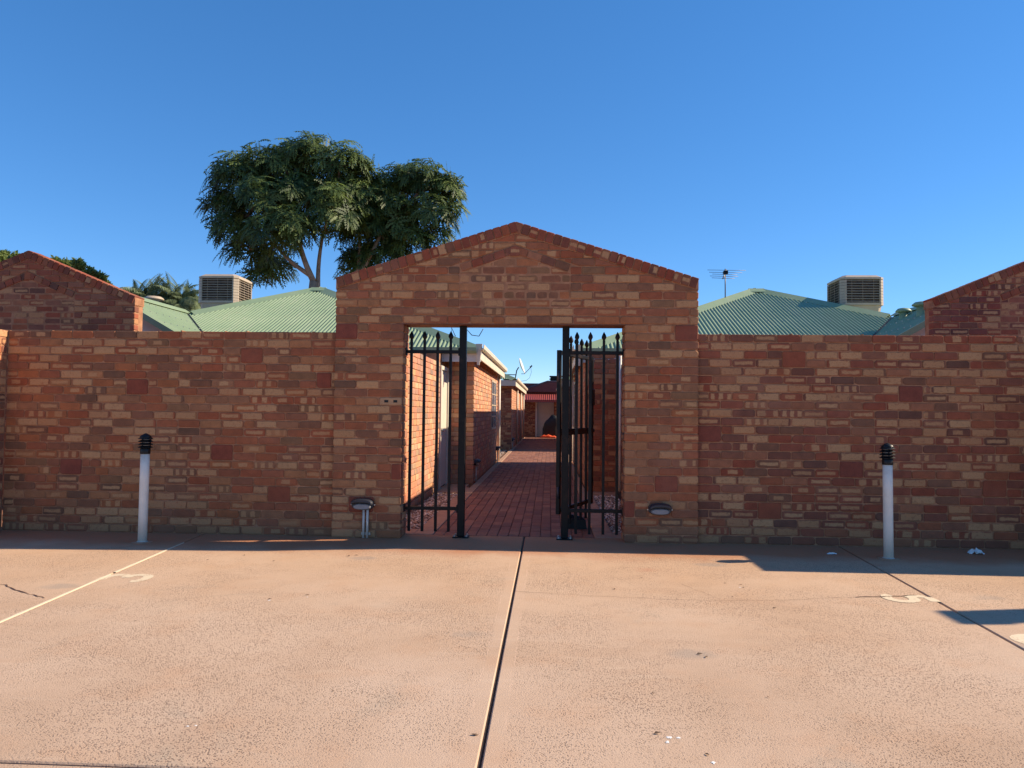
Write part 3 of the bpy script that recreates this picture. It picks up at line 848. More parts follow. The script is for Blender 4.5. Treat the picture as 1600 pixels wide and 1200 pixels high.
def build_gateway():
    base = (XC, PY, 0)
    t = thing('brick_gateway', base, 'gabled brick gateway with a wide square opening in the middle of the wall', 'gateway')
    ax, az_t, sh_t = XC, 3.335, 2.735                # coping top line
    half = (GX1 - GX0) / 2
    cen = (GX0 + GX1) / 2
    sl = (az_t - sh_t) / half; cs = math.cos(math.atan(sl))
    low = .122 / cs                                   # underside of the coping below its top line
    dep = .315
    # mortar core
    mb = MB(); e = GL
    mb.box(GX0 + e, OX0 - e, PY + e, PY + dep, -.08, 2.254)
    mb.box(OX1 + e, GX1 - e, PY + e, PY + dep, -.08, 2.254)
    poly = [(GX0 + e, 2.2545), (GX1 - e, 2.2545), (GX1 - e, sh_t - low + .03), (cen, az_t - low + .02), (GX0 + e, sh_t - low + .03)]
    mb.prism(poly, 'y', PY + e, PY + dep)
    mb.v = [(v[0] - base[0], v[1] - base[1], v[2]) for v in mb.v]
    mb.build('mortar', M_MORTAR, t)
    bw = Brickwork(t, (0, PY, 0), 0, warm=(1.18, 1.30, 1.14))
    # recessed house-shaped panel and its chevron
    pc = cen - .005; ph = .585; pz0 = 28 * COURSE; pzs = 2.885; pza = 3.085
    psl = (pza - pzs) / ph
    sqs = [(-2.15, 24, .232), (1.415, 24, .232), (-1.595, 7, .10), (-1.96, 3, .26), (1.21, 6, .232), (.835, 3, .10)]
    squares_of(bw, sqs)
    top = lambda x: az_t - low - abs(x - cen) * sl
    def under_coping(P):
        P = clip(P, (sl, 1), az_t - low + sl * cen)
        return clip(P, (-sl, 1), az_t - low - sl * cen) if P else P
    for k in range(39):
        z0, z1 = k * COURSE, (k + 1) * COURSE
        off = GX0 + (.12 if k % 2 else 0)
        if k < 26:
            course_bricks(bw, k, GX0, OX0, off, sqs, odd=.06)
            course_bricks(bw, k, OX1, GX1, OX1 + (0 if k % 2 else .12), sqs, odd=.06)
        elif k < 30 and z1 <= pz0 + .001:
            course_bricks(bw, k, GX0, GX1, off, sqs, odd=.04)
        else:
            zm = (z0 + z1) / 2
            if z1 <= pzs:
                course_bricks(bw, k, GX0, pc - ph, off, clipf=under_coping, odd=.04)
                course_bricks(bw, k, pc + ph, GX1, pc + ph + (0 if k % 2 else .12), clipf=under_coping, odd=.04)
            else:
                def lf(P):
                    P = under_coping(P)
                    if P: P = clip(P, (1, 0), pc - .004)
                    return clip(P, (psl, -1), psl * (pc) - pza - .012) if P else P
                def rf(P):
                    P = under_coping(P)
                    if P: P = clip(P, (-1, 0), -pc - .004)
                    return clip(P, (-psl, -1), -psl * pc - pza - .012) if P else P
                if zm > pza: course_bricks(bw, k, cen - 1.2, cen + 1.2, cen + (.12 if k % 2 else 0), clipf=under_coping, odd=.03)
                else:
                    course_bricks(bw, k, GX0, pc, off, clipf=lf, odd=.02)
                    course_bricks(bw, k, pc, GX1, pc + (.12 if k % 2 else 0), clipf=rf, odd=.02)
    # panel bricks (set back) below the chevron
    chv = .090
    def pf(P):
        lo = pza - chv - .012
        P = clip(P, (psl, 1), lo + psl * pc)
        return clip(P, (-psl, 1), lo - psl * pc) if P else P
    for k in range(28, 36):
        if k == 29:                                   # a row of half bats
            n = 10; st = (2 * ph - .01) / n
            for i in range(n): bw.add(pc - ph + .005 + (i + .5) * st, (k + .5) * COURSE, st - .010, BH, None, -.007, plain=.9)
        else: course_bricks(bw, k, pc - ph + .005, pc + ph - .005, pc - ph + (.12 if k % 2 else 0), clipf=pf, proud=-.007, odd=.03)
    # chevron: bricks laid along the rake
    ang = math.atan(psl); Ls = math.hypot(ph, pza - pzs)
    for sg, ln in ((-1, .115), (1, .165)):
        n = int(round(Ls / ln)); st = Ls / n
        for i in range(n):
            d = (i + .5) * st; x = pc + sg * (ph - d * math.cos(ang)); z = pzs + d * math.sin(ang)
            m2 = MB(); m2.bevbox(-st / 2 + .004, st / 2 - .004, 0, .08, -chv + .006, -.004, .004)
            m2.uv = [[(m2.v[q][0], m2.v[q][2] + .04) for q in f] for f in m2.f]
            o = link('brick', m2.mesh('brick', M_BRICK), t, (x - base[0], PY - .002 - base[1], z), (0, sg * ang, 0))
            c = brick_colour(.95); o.color = c
    m2 = MB(); z_ = pza - .012; m2.prism([(-.045, z_ - chv - .012), (.045, z_ - chv - .012), (.045, z_ - .012), (0, z_ + .004), (-.045, z_ - .012)], 'y', -.004, .08)
    m2.uv = [[(m2.v[q][0], m2.v[q][2] - z_ + .05) for q in f] for f in m2.f]
    o = link('brick', m2.mesh('brick', M_BRICK), t, (pc - base[0], 0, 0)); o.color = brick_colour(.95)
    # the vent brick
    bw.items = [it for it in bw.items if not (abs(it[0] + 1.665) < .13 and abs(it[1] - 16.5 * COURSE) < .02)]
    bw.flush(t)
    vb = MB(); add_brick(vb, rough_rect(.232, BH, rnd), .1)
    o = link('air_vent_brick', vb.mesh('brick', M_BRICK), t, (-1.665 - base[0], -.001, 16.5 * COURSE)); o.color = (.45, .27, .15, .2)
    for dx in (-.045, .050):
        MB().box(dx - .021, dx + .021, -.003, .004, -.013, .013).build('vent_slot', M_BLKPLASTIC, o)
    # bricks of the reveals
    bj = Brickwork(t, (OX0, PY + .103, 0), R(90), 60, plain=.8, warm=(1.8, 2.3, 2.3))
    for k in range(26): course_bricks(bj, k, 0, .212, .10 if k % 2 else 0, odd=0)
    bj.flush(t)
    bj = Brickwork(t, (OX1, PY + .315, 0), R(-90), 0)
    for k in range(26): course_bricks(bj, k, 0, .212, .10 if k % 2 else 0, odd=0)
    bj.flush(t)
    MB().box(OX0 - base[0] - .08, OX1 - base[0] + .08, .004, .31, 2.246, 2.2535).build('lintel_plate', M_STEEL, t)
    gable_top(t, cen, half + .012, sh_t, az_t, PY, .012, dep + .03, 0, base)
    return t
gate_t = build_gateway()

# ------------------------------------------------------------------ gable walls behind
def gable_wall(s):
    xa = mx(-7.47, s); half = 1.585; yf = 10.3
    z_sh, z_ap = 2.915, 3.575
    lab = ('brick gable with a sloping brick cap rising behind the left wall, trees over its top' if s < 0
           else 'dark brick gable cut off by the right edge of the picture, vent pipe beside it')
    t = thing('brick_gable', (xa, yf, 0), lab, 'wall', 'brick gables behind the boundary wall')
    sl = (z_ap - z_sh) / half; low = .122 / math.cos(math.atan(sl)); e = GL
    mb = MB()
    mb.prism([(-half + e, -.08), (half - e, -.08), (half - e, z_sh - low + .03), (0, z_ap - low + .02), (-half + e, z_sh - low + .03)], 'y', e, .225)
    mb.build('mortar', M_MORTAR, t)
    bw = Brickwork(t, (xa, yf, 0), 0, 150, warm=(1.12, 1.1, 1.08) if s < 0 else (.92, .82, .95))
    def uc(P):
        P = clip(P, (sl, 1), z_ap - low)
        return clip(P, (-sl, 1), z_ap - low) if P else P
    ph = .70; pza = 3.27; psl = sl; pzs = pza - psl * ph; chv = .095
    for k in range(42):
        z1 = (k + 1) * COURSE; zm = z1 - COURSE / 2; off = -half + (.12 if k % 2 else 0)
        if zm < 2.2: course_bricks(bw, k, -half, half, off); continue
        if z1 <= pzs + .02:
            course_bricks(bw, k, -half, -ph, off, clipf=uc); course_bricks(bw, k, ph, half, ph + (0 if k % 2 else .12), clipf=uc)
        elif zm > pza: course_bricks(bw, k, -1.2, 1.2, (.12 if k % 2 else 0), clipf=uc)
        else:
            def lf(P):
                P = uc(P); P = clip(P, (1, 0), -.004) if P else P
                return clip(P, (psl, -1), -pza - .01) if P else P
            def rf(P):
                P = uc(P); P = clip(P, (-1, 0), -.004) if P else P
                return clip(P, (-psl, -1), -pza - .01) if P else P
            course_bricks(bw, k, -half, 0, off, clipf=lf); course_bricks(bw, k, 0, half, (.12 if k % 2 else 0), clipf=rf)
        def pf(P):
            P = clip(P, (psl, 1), pza - chv - .012)
            return clip(P, (-psl, 1), pza - chv - .012) if P else P
        course_bricks(bw, k, -ph + .005, ph - .005, -ph + (.12 if k % 2 else 0), clipf=pf, proud=-.007)
    # keep the bricks that show over the boundary wall as objects: lift them to the front of the queue
    bw.items.sort(key=lambda it: it[1] < 2.38)
    vis = [it for it in bw.items if it[1] >= 2.36]; hid = [it for it in bw.items if it[1] < 2.36]
    bw.items = vis; bw.limit = 300; bw.flush(t)
    b2 = Brickwork(t, (xa, yf, 0), 0, 0); b2.items = hid; b2.flush(t)
    ang = math.atan(psl); Ls = math.hypot(ph, pza - pzs)
    for sg in (-1, 1):
        n = 6; st = Ls / n
        for i in range(n):
            d = (i + .5) * st
            m2 = MB(); m2.bevbox(-st / 2 + .004, st / 2 - .004, 0, .08, -chv + .006, -.004, .004)
            m2.uv = [[(m2.v[q][0], m2.v[q][2] + .04) for q in f] for f in m2.f]
            o = link('brick', m2.mesh('brick', M_BRICK), t, (sg * (ph - d * math.cos(ang)), -.006, pzs + d * math.sin(ang)), (0, sg * ang, 0)); o.color = brick_colour(.9)
    m2 = MB(); z_ = pza - .012; m2.prism([(-.045, z_ - chv - .012), (.045, z_ - chv - .012), (.045, z_ - .014), (0, z_ + .004), (-.045, z_ - .014)], 'y', -.008, .08)
    m2.uv = [[(m2.v[q][0], m2.v[q][2] - z_ + .05) for q in f] for f in m2.f]
    o = link('brick', m2.mesh('brick', M_BRICK), t); o.color = brick_colour(.9)
    gable_top(t, xa, half + .012, z_sh, z_ap, yf, .012, .26, 0, (xa, yf, 0))
for s in (-1, 1): gable_wall(s)

# ------------------------------------------------------------------ corrugated roofs and houses
def corrugated(o, sdir, udir, s0, s1, lim, pitch=.0765, amp=.0105, seg=8, ends=True):
    """sheet whose ribs run along udir; lim(s) gives the start and end along udir"""
    o, sd, ud = Vector(o), Vector(sdir).normalized(), Vector(udir).normalized()
    nn = sd.cross(ud).normalized()
    if nn.z < 0: nn = -nn
    mb = MB(); n = int((s1 - s0) / pitch * seg); prev = None
    for i in range(n + 1):
        s = s0 + (s1 - s0) * i / n
        a, b = lim(s)
        if b - a < .004: prev = None; continue
        c0 = math.cos(2 * math.pi * s / pitch); d = nn * (amp * math.copysign(abs(c0) ** .62, c0))
        k = len(mb.v); mb.v += [tuple(o + sd * s + ud * a + d), tuple(o + sd * s + ud * b + d)]
        if prev is not None: mb.face([prev, k, k + 1, prev + 1], sm=True)
        prev = k
    return mb

def cap_strip(mb, p, q, wid=.17, th=.03, drop=.42):
    """folded ridge or hip capping from p to q"""
    p, q = Vector(p), Vector(q); d = (q - p).normalized(); sd = d.cross(Vector((0, 0, 1))).normalized(); upv = sd.cross(d)
    prof = [(-wid, -drop * wid), (-.03, 0.012), (0, .03), (.03, .012), (wid, -drop * wid), (wid, -drop * wid - .01), (0, .004), (-wid, -drop * wid - .01)]
    mb.loft([[P + sd * a + upv * b for a, b in prof] for P in (p, q)], sm=False)

def screws(mb, o, ud, sd, nn, rows):
    for (a, s) in rows:
        c = Vector(o) + Vector(sd) * s + Vector(ud) * a + Vector(nn) * .010
        mb.bar(c, c + Vector(nn) * .012, .010, .007, 6, sm=False)

PT = .42                                              # roof pitch
def house(s):
    lab = ('brick house under a sunlit green hipped roof, white door beside the lit yard wall' if s < 0 else
           'brick house under a striped green hipped roof with a television aerial on its hip')
    t = thing('brick_house', (mx(-5.5, s), 17.6, 0), lab, 'house', 'green roofed houses behind the wall')
    B = Vector((mx(-5.5, s), 17.6, 0))
    X = lambda x: mx(x, s) - B.x
    def V(x, y, z): return Vector((mx(x, s), y, z)) - B
    # ---- roof
    c = math.hypot(1, PT)
    ex0, ex1, ey0, ey1, ez = -9.75, -1.25, 13.35, 20.6, 2.45
    ap = (-5.5, 17.6, ez + PT * 4.25)
    sx = 1 if s < 0 else -1
    def front_lim(q):                                 # q measured from the right eave corner outwards
        x = ex1 - q
        hi = min(q, 8.5 - q, 4.12)
        lo = max(0, (.95 - .57 * (x + 7.8)) / PT) if x > -7.66 else 1e9
        return (lo * c + .0, hi * c) if hi > lo else (0, 0)
    mb = corrugated(V(ex1, ey0, ez), (-sx, 0, 0), (0, 1, PT), 0, 8.5, front_lim)
    roof = mb.build('roof', M_ROOF, t, fix=False)
    def side_lim(q):                                  # along y from the front corner
        if q <= 4.25: return (0, q * c)
        return (0, max(0, 4.25 * (7.25 - q) / 3.0) * c)
    mb = corrugated(V(ex1, ey0, ez), (0, 1, 0), (-sx, 0, PT), 0, 7.25, side_lim); mb.build('roof_slope', M_ROOF, roof, fix=False)
    mb = corrugated(V(ex0, ey0, ez), (0, 1, 0), (sx, 0, PT), 2.0, 7.25, side_lim, seg=4); mb.build('roof_slope', M_ROOF, roof, fix=False)
    mb = MB(); a_ = [V(ex0, ey1, ez), V(ex1, ey1, ez), V(*ap)]; mb.v = [tuple(p) for p in a_]; mb.face([0, 1, 2]); mb.build('roof_slope', M_ROOF, roof, fix=False)
    mb = MB()
    q_ = .13; zt_ = ap[2] - PT * q_ + .03
    cap_strip(mb, V(ex1, ey0, ez + .03), V(ap[0] + q_, ap[1] - q_, zt_)); cap_strip(mb, V(-7.62, 15.48, ez + PT * 2.13 + .03), V(ap[0] - q_, ap[1] - q_, zt_)); cap_strip(mb, V(ap[0] - q_ - .05, ap[1] - q_, zt_ + .004), V(ap[0] + q_ + .05, ap[1] - q_, zt_ + .004))
    cap_strip(mb, V(ex1, ey1, ez + .02), V(ap[0], ap[1], ap[2] + .02)); cap_strip(mb, V(ex0, ey1, ez + .02), V(ap[0], ap[1], ap[2] + .02))
    mb.build('hip_capping', M_ROOF, roof)
    # ---- wing roof behind the gable
    WP, zr, yv, xr_ = .57, 3.40, 12.5, -7.8
    cw = math.hypot(1, WP)
    def wing_lim(q):
        y = yv + q
        if y < 13.35: return (0, 1.95 * cw)
        return (0, max(0, (.95 - PT * (y - 13.35)) / WP) * cw)
    mb = corrugated(V(xr_, yv, zr), (0, 1, 0), (sx, 0, -WP), 0, 3.1, wing_lim); mb.build('wing_roof', M_ROOF, roof, fix=False)
    mb = corrugated(V(xr_, yv, zr), (0, 1, 0), (-sx, 0, -WP), 0, 3.1, lambda q: (0, 1.95 * cw), seg=4); mb.build('wing_roof', M_ROOF, roof, fix=False)
    mb = MB(); cap_strip(mb, V(xr_, yv - .02, zr + .02), V(xr_, 15.6, zr + .02), .15)
    mb.build('ridge_capping', M_ROOF, roof)
    mb = MB(); nnw = Vector((sx * WP, 0, 1)).normalized()
    for row in (.25, .7, 1.15, 1.6, 2.0):
        for q in range(14):
            yy = q * .2295 + .115
            if row < wing_lim(yy)[1] - .05: screws(mb, V(xr_, yv, zr), Vector((sx, 0, -WP)).normalized(), (0, 1, 0), nnw, [(row, yy)])
    nf = Vector((0, -PT, 1)).normalized()
    for row in (.4, 1.15, 1.9, 2.65, 3.4, 4.1):
        for q in range(28):
            xx = q * .306 + .153; lo, hi = front_lim(xx)
            if lo < row < hi - .1: screws(mb, V(ex1, ey0, ez), Vector((0, 1, PT)).normalized(), (-sx, 0, 0), nf, [(row, xx)])
    o = mb.build('roof_screws', M_ZINC, roof); o['kind'] = 'stuff'
    vb_ = ((yv - .03, .035), (yv + .02, .035), (yv + .02, -.075), (yv - .03, -.075))
    mb = MB(); mb.loft([[V(xr_, y, zr) + Vector((0, 0, d)) for y, d in vb_], [V(-5.85, y, zr - WP * 1.95) + Vector((0, 0, d)) for y, d in vb_]], sm=False)
    mb.build('verge_board', M_ROOF, roof)
    mb = MB(); p0, p1 = V(-6.13, 13.35, ez + .014), V(xr_ + .16, 15.39, zr - .075); dv = Vector((sx * .022, .022, 0))
    mb.loft([[p0 - dv, p0 + dv, p0 + dv - Vector((0, 0, .02)), p0 - dv - Vector((0, 0, .02))], [p1 - dv, p1 + dv, p1 + dv - Vector((0, 0, .02)), p1 - dv - Vector((0, 0, .02))]], sm=False)
    mb.build('valley_shade_strip', M_BLACK, roof)  # dark strip stands in for the shadow gap at the sheet ends
    # pale infill under the verge
    mb = MB(); pts = [(-9.7, 1.8), (-5.9, 1.8), (-5.9, zr - .07 - WP * 1.9), (xr_, zr - .07), (-9.7, zr - .07 - WP * 1.9)]
    mb.prism([(X(a), b) for a, b in pts], 'y', 12.85 - B.y, 12.95 - B.y); mb.build('gable_infill', M_INFILL, t)
    MB().box(*sorted((X(-9.6), X(-6.0))), 12.96 - B.y, 13.7 - B.y, -.08, 2.2).build('wing_wall', M_MORTAR, t)
    # ---- walls: mortar cores and bricks
    xa, xb = sorted((X(-9.5), X(-1.39 - GL)))
    core = MB().box(xa, xb, 13.8 + GL - B.y, 20.1 - B.y, -.08, 2.36).build('wall', M_MORTAR, t)
    BASE[core.name] = tuple(B)
    if s < 0:
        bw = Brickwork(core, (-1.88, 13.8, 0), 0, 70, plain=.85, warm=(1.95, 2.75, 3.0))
        for k in range(27): course_bricks(bw, k, 0, .49, .12 if k % 2 else 0)
        bw.flush()
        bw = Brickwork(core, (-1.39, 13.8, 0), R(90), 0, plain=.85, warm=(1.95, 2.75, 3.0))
        for k in range(27): course_bricks(bw, k, .11, 6.3, .12 if k % 2 else 0)
        bw.flush()
    else:
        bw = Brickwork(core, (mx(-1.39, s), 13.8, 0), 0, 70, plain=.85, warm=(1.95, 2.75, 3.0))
        for k in range(27): course_bricks(bw, k, 0, .49, .12 if k % 2 else 0)
        bw.flush()
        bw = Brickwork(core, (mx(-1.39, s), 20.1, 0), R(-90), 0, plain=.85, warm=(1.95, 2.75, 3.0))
        for k in range(27): course_bricks(bw, k, 0, 6.19, .12 if k % 2 else 0)
        bw.flush()
    # ---- eaves
    a, b = sorted((X(-9.7), X(-1.23)))
    MB().bevbox(a, b, 13.33 - B.y, 13.36 - B.y, 2.22, 2.415, .004).build('fascia', M_INFILL, t)
    MB().box(*sorted((X(-9.7), X(-1.25))), 13.361 - B.y, 13.80 - B.y, 2.37, 2.395).build('soffit', M_INFILL, t)
    a, b = sorted((X(-1.26), X(-1.235)))
    MB().bevbox(a, b, 13.361 - B.y, 20.6 - B.y, 2.26, 2.42, .004).build('fascia', M_CREAM, t)
    MB().box(*sorted((X(-1.40), X(-1.262))), 13.8 - B.y, 20.59 - B.y, 2.365, 2.39).build('soffit', M_CREAM, t)
    prof = [(-1.232, 2.425), (-1.19, 2.425), (-1.165, 2.45), (-1.16, 2.52), (-1.17, 2.52), (-1.175, 2.455), (-1.195, 2.435), (-1.232, 2.435)]
    MB().prism([(X(p), q) for p, q in prof], 'y', 13.2 - B.y, 20.62 - B.y).build('gutter', M_CREAM, t)
    prof = [(13.32, 2.37), (13.22, 2.37), (13.19, 2.41), (13.19, 2.47), (13.205, 2.47), (13.21, 2.42), (13.235, 2.385), (13.32, 2.385)]
    MB().prism([(p - B.y, q) for p, q in prof], 'x', *sorted((X(-9.7), X(-1.3)))).build('gutter', M_ROOF, t)
    MB().prism([(X(-1.32), 2.54), (X(-1.20), 2.54), (X(-1.25), 2.16), (X(-1.29), 2.16)], 'y', 13.27 - B.y, 13.318 - B.y).build('eave_end_board', M_CREAM, t)
    d = V(-1.35, 20.16, 0)
    dp = MB().bar(d + Vector((0, 0, .02)), d + Vector((0, 0, 2.36)), .04, seg=10).build('downpipe', M_WHITE, t)
    # ---- door in the recess, facing the yard
    if s < 0:
        fr = MB()
        x0, x1 = sorted((X(-1.92), X(-1.845)))
        fr.bevbox(x0, x1, 12.74 - B.y, 12.81 - B.y, 0, 2.12, .004); fr.bevbox(x0, x1, 13.63 - B.y, 13.70 - B.y, 0, 2.12, .004); fr.bevbox(x0, x1, 12.811 - B.y, 13.629 - B.y, 2.05, 2.12, .004)
        dfr = fr.build('door_frame', M_DOOR, t)
        x0, x1 = sorted((X(-1.91), X(-1.872)))
        dr = MB().bevbox(x0, x1, 12.82 - B.y, 13.62 - B.y, .02, 2.045, .004).build('door', M_DOOR, t)
        h_ = V(-1.86, 12.90, 1.0); MB().bar(h_, h_ + Vector((sx * .05, 0, 0)), .022, .026, 10).build('handle', M_ZINC, dr)
        MB().box(*sorted((X(-2.3), X(-1.93))), 12.70 - B.y, 13.79 - B.y, -.08, 2.36).build('recess_wall', M_MORTAR, t)
    else:
        d = Vector((1.195, 12.70, 0)) - B; MB().bar(d + Vector((0, 0, .02)), d + Vector((0, 0, 2.3)), .024, seg=8).build('downpipe', M_WHITE, t)
        bw = Brickwork(core, (mx(-1.39, s), 12.76, 0), 0, 70, plain=.6, warm=(1.25, 1.2, 1.1))
        for k in range(27): course_bricks(bw, k, 0, .57, .12 if k % 2 else 0)
        bw.flush()
        MB().box(*sorted((X(-1.93), X(-1.40))), 12.77 - B.y, 13.80 - B.y, -.08, 2.2).build('recess_wall', M_MORTAR, t)
    # ---- window on the passage side
    wx0, wx1 = sorted((X(-1.41), X(-1.372)))
    wn = MB()
    for (y0, y1, z0, z1) in ((17.9, 17.95, .9, 2.1), (19.35, 19.4, .9, 2.1), (17.951, 19.349, .9, .95), (17.951, 19.349, 2.05, 2.1), (18.63, 18.67, .951, 2.049)):
        wn.box(wx0, wx1, y0 - B.y, y1 - B.y, z0, z1)
    for z in (1.22, 1.49, 1.76): wn.box(wx0 + .004, wx1 - .002, 17.951 - B.y, 19.349 - B.y, z - .014, z + .014)
    wo = wn.build('window', M_COOLER, t)
    px0, px1 = sorted((X(-1.40), X(-1.384)))
    for y0 in (17.951, 18.671): MB().box(px0, px1, y0 - B.y, y0 + .678 - B.y, .951, 2.049).build('pane', M_GLASS, wo)
    return t
houses = [house(s) for s in (-1, 1)]

def yard_wall(s):
    xw = -1.87 if s < 0 else 1.225
    lab = ('brick yard wall glowing in full sun behind the left gate panel' if s < 0 else 'brick yard wall in shade behind the right gate panel')
    t = thing('yard_wall', (xw, 8.14, 0), lab, 'wall', 'yard walls behind the gateway')
    x0, x1 = sorted((-GL if s < 0 else GL, -.23 if s < 0 else .23))
    MB().box(x0, x1, 0, 4.6, -.08, WALL_H - .006).build('mortar', M_MORTAR, t)
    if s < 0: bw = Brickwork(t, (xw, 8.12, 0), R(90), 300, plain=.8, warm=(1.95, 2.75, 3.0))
    else: bw = Brickwork(t, (xw, 12.72, 0), R(-90), 0)
    for k in range(25): course_bricks(bw, k, 0, 4.6, .12 if k % 2 else 0, odd=.03)
    bw.flush(t)
for s in (-1, 1): yard_wall(s)

def far_house(s):
    lab = 'second brick house along the passage, satellite dish over its gutter' if s < 0 else 'second brick house along the passage, hidden behind the open gate'
    bx = mx(-3.5, s); B = Vector((bx, 30, 0)); sx = 1 if s < 0 else -1
    t = thing('brick_house', tuple(B), lab, 'house', 'green roofed houses behind the wall')
    X = lambda x: mx(x, s) - B.x
    V = lambda x, y, z: Vector((mx(x, s), y, z)) - B
    c = math.hypot(1, PT); ez = 2.48
    core = MB().box(*sorted((X(-5.8), X(-1.33 - GL))), 26.5 + GL - 30, 38.2 - 30, -.08, 2.42).build('wall', M_MORTAR, t); BASE[core.name] = tuple(B)
    bw = Brickwork(core, (-5.8, 26.5, 0) if s < 0 else (mx(-1.33, s), 26.5, 0), 0, 0)
    for k in range(28): course_bricks(bw, k, 0, 4.47, .12 if k % 2 else 0)
    bw.flush()
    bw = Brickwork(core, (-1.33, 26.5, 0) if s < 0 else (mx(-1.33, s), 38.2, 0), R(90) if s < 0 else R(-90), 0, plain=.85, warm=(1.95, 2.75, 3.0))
    for k in range(28): course_bricks(bw, k, .11 if s < 0 else 0, 11.7 if s < 0 else 11.58, .12 if k % 2 else 0)
    bw.flush()
    roof = corrugated(V(-1.2, 26.15, ez), (-sx, 0, 0), (0, 1, PT), 0, 4.8, lambda q: (0, min(q, 4.8 - q) * c), seg=6).build('roof', M_ROOF, t, fix=False)
    corrugated(V(-1.2, 26.15, ez), (0, 1, 0), (-sx, 0, PT), 0, 12.3, lambda q: (0, min(q, 2.4, 12.3 - q) * c), seg=4).build('roof_slope', M_ROOF, roof, fix=False)
    corrugated(V(-6.0, 26.15, ez), (0, 1, 0), (sx, 0, PT), 0, 12.3, lambda q: (0, min(q, 2.4, 12.3 - q) * c), seg=4).build('roof_slope', M_ROOF, roof, fix=False)
    mb = MB(); cap_strip(mb, V(-1.2, 26.15, ez + .02), V(-3.6, 28.55, ez + PT * 2.4 + .02)); cap_strip(mb, V(-3.6, 28.55, ez + PT * 2.4 + .02), V(-3.6, 36.0, ez + PT * 2.4 + .02))
    mb.build('hip_capping', M_ROOF, roof)
    MB().box(*sorted((X(-6.0), X(-1.17))), 26.10 - 30, 26.14 - 30, 2.24, 2.44).build('fascia', M_CREAM, t)
    MB().box(*sorted((X(-6.0), X(-1.2))), 26.141 - 30, 26.5 - 30, 2.39, 2.415).build('soffit', M_CREAM, t)
    MB().box(*sorted((X(-1.20), X(-1.175))), 26.145 - 30, 38.4 - 30, 2.24, 2.42).build('fascia', M_CREAM, t)
    prof = [(-1.173, 2.425), (-1.12, 2.425), (-1.10, 2.45), (-1.095, 2.52), (-1.105, 2.52), (-1.11, 2.455), (-1.13, 2.435), (-1.173, 2.435)]
    MB().prism([(X(p), q) for p, q in prof], 'y', 26.0 - 30, 38.4 - 30).build('gutter', M_CREAM, t)
    for y in (30.2, 34.2, 37.6):
        d = V(-1.285, y, 0); MB().bar(d + Vector((0, 0, .02)), d + Vector((0, 0, 2.38)), .04, seg=8).build('downpipe', M_CREAM, t)
    return t
for s in (-1, 1): far_house(s)

# ------------------------------------------------------------------ building closing the passage
def end_building():
    y = 40.3; B = Vector((-.4, y, 0))
    t = thing('red_roofed_building', tuple(B), 'low building with dark red roof and cream door closing the passage', 'building')
    for (x0, x1) in ((-1.35, -.74), (.27, 1.2)):
        core = MB().box(x0 + GL + .4, x1 - GL + .4, GL, .5, -.08, 2.0).build('wall', M_MORTAR, t); BASE[core.name] = tuple(B)
        bw = Brickwork(core, (x0, y, 0), 0, 0)
        for k in range(23): course_bricks(bw, k, 0, x1 - x0, .12 if k % 2 else 0)
        bw.flush()
    MB().box(-4.5, 5.5, .55, .75, -.08, 2.9).build('wall', M_REDROOF, t)
    MB().box(-.335, -.24, .02, .08, 0, 1.88).build('door_frame', M_DOOR, t)
    d = MB().bevbox(-.235, .655, .30, .345, .01, 1.86, .004).build('door', M_DOOR, t)
    MB().bar((.58, .30, .95), (.58, .25, .95), .025, seg=8).build('handle', M_ZINC, d)
    r = corrugated((-1.1, -.75, 1.98), (1, 0, 0), (0, 1, .42), 0, 2.6, lambda q: (0, .8), amp=.012, pitch=.11).build('awning', M_AWN, t, fix=False)
    MB().box(-1.1, 1.5, -.74, -.70, 1.86, 1.95).build('awning_fascia', M_AWN, t)
    mb = MB(); mb.prism([(-1.0, 2.42), (2.6, 2.42), (2.6, 2.62), (.75, 3.0), (.3, 3.0), (-1.0, 2.55)], 'y', .2, .5); mb.build('roof', M_REDROOF, t)
    mb = MB(); cap_strip(mb, (-1.0, .35, 2.57), (.3, .35, 3.02), .16); cap_strip(mb, (.3, .35, 3.02), (.75, .35, 3.02), .16); cap_strip(mb, (.75, .35, 3.02), (2.6, .35, 2.64), .16); mb.build('roof_capping', M_GREYPL, t)
    mb = MB().box(.45, 1.05, .6, 1.2, 3.0, 3.12).box(.40, 1.10, .55, 1.25, 3.125, 3.17).box(.45, 1.05, .6, 1.2, 3.175, 3.27).box(.40, 1.10, .55, 1.25, 3.275, 3.32)
    mb.build('roof_ventilator', M_BLACK, t)
    MB().box(-1.06, -.72, .9, 1.3, 2.5, 2.78).build('chimney', M_COOLER, t)
end_building()

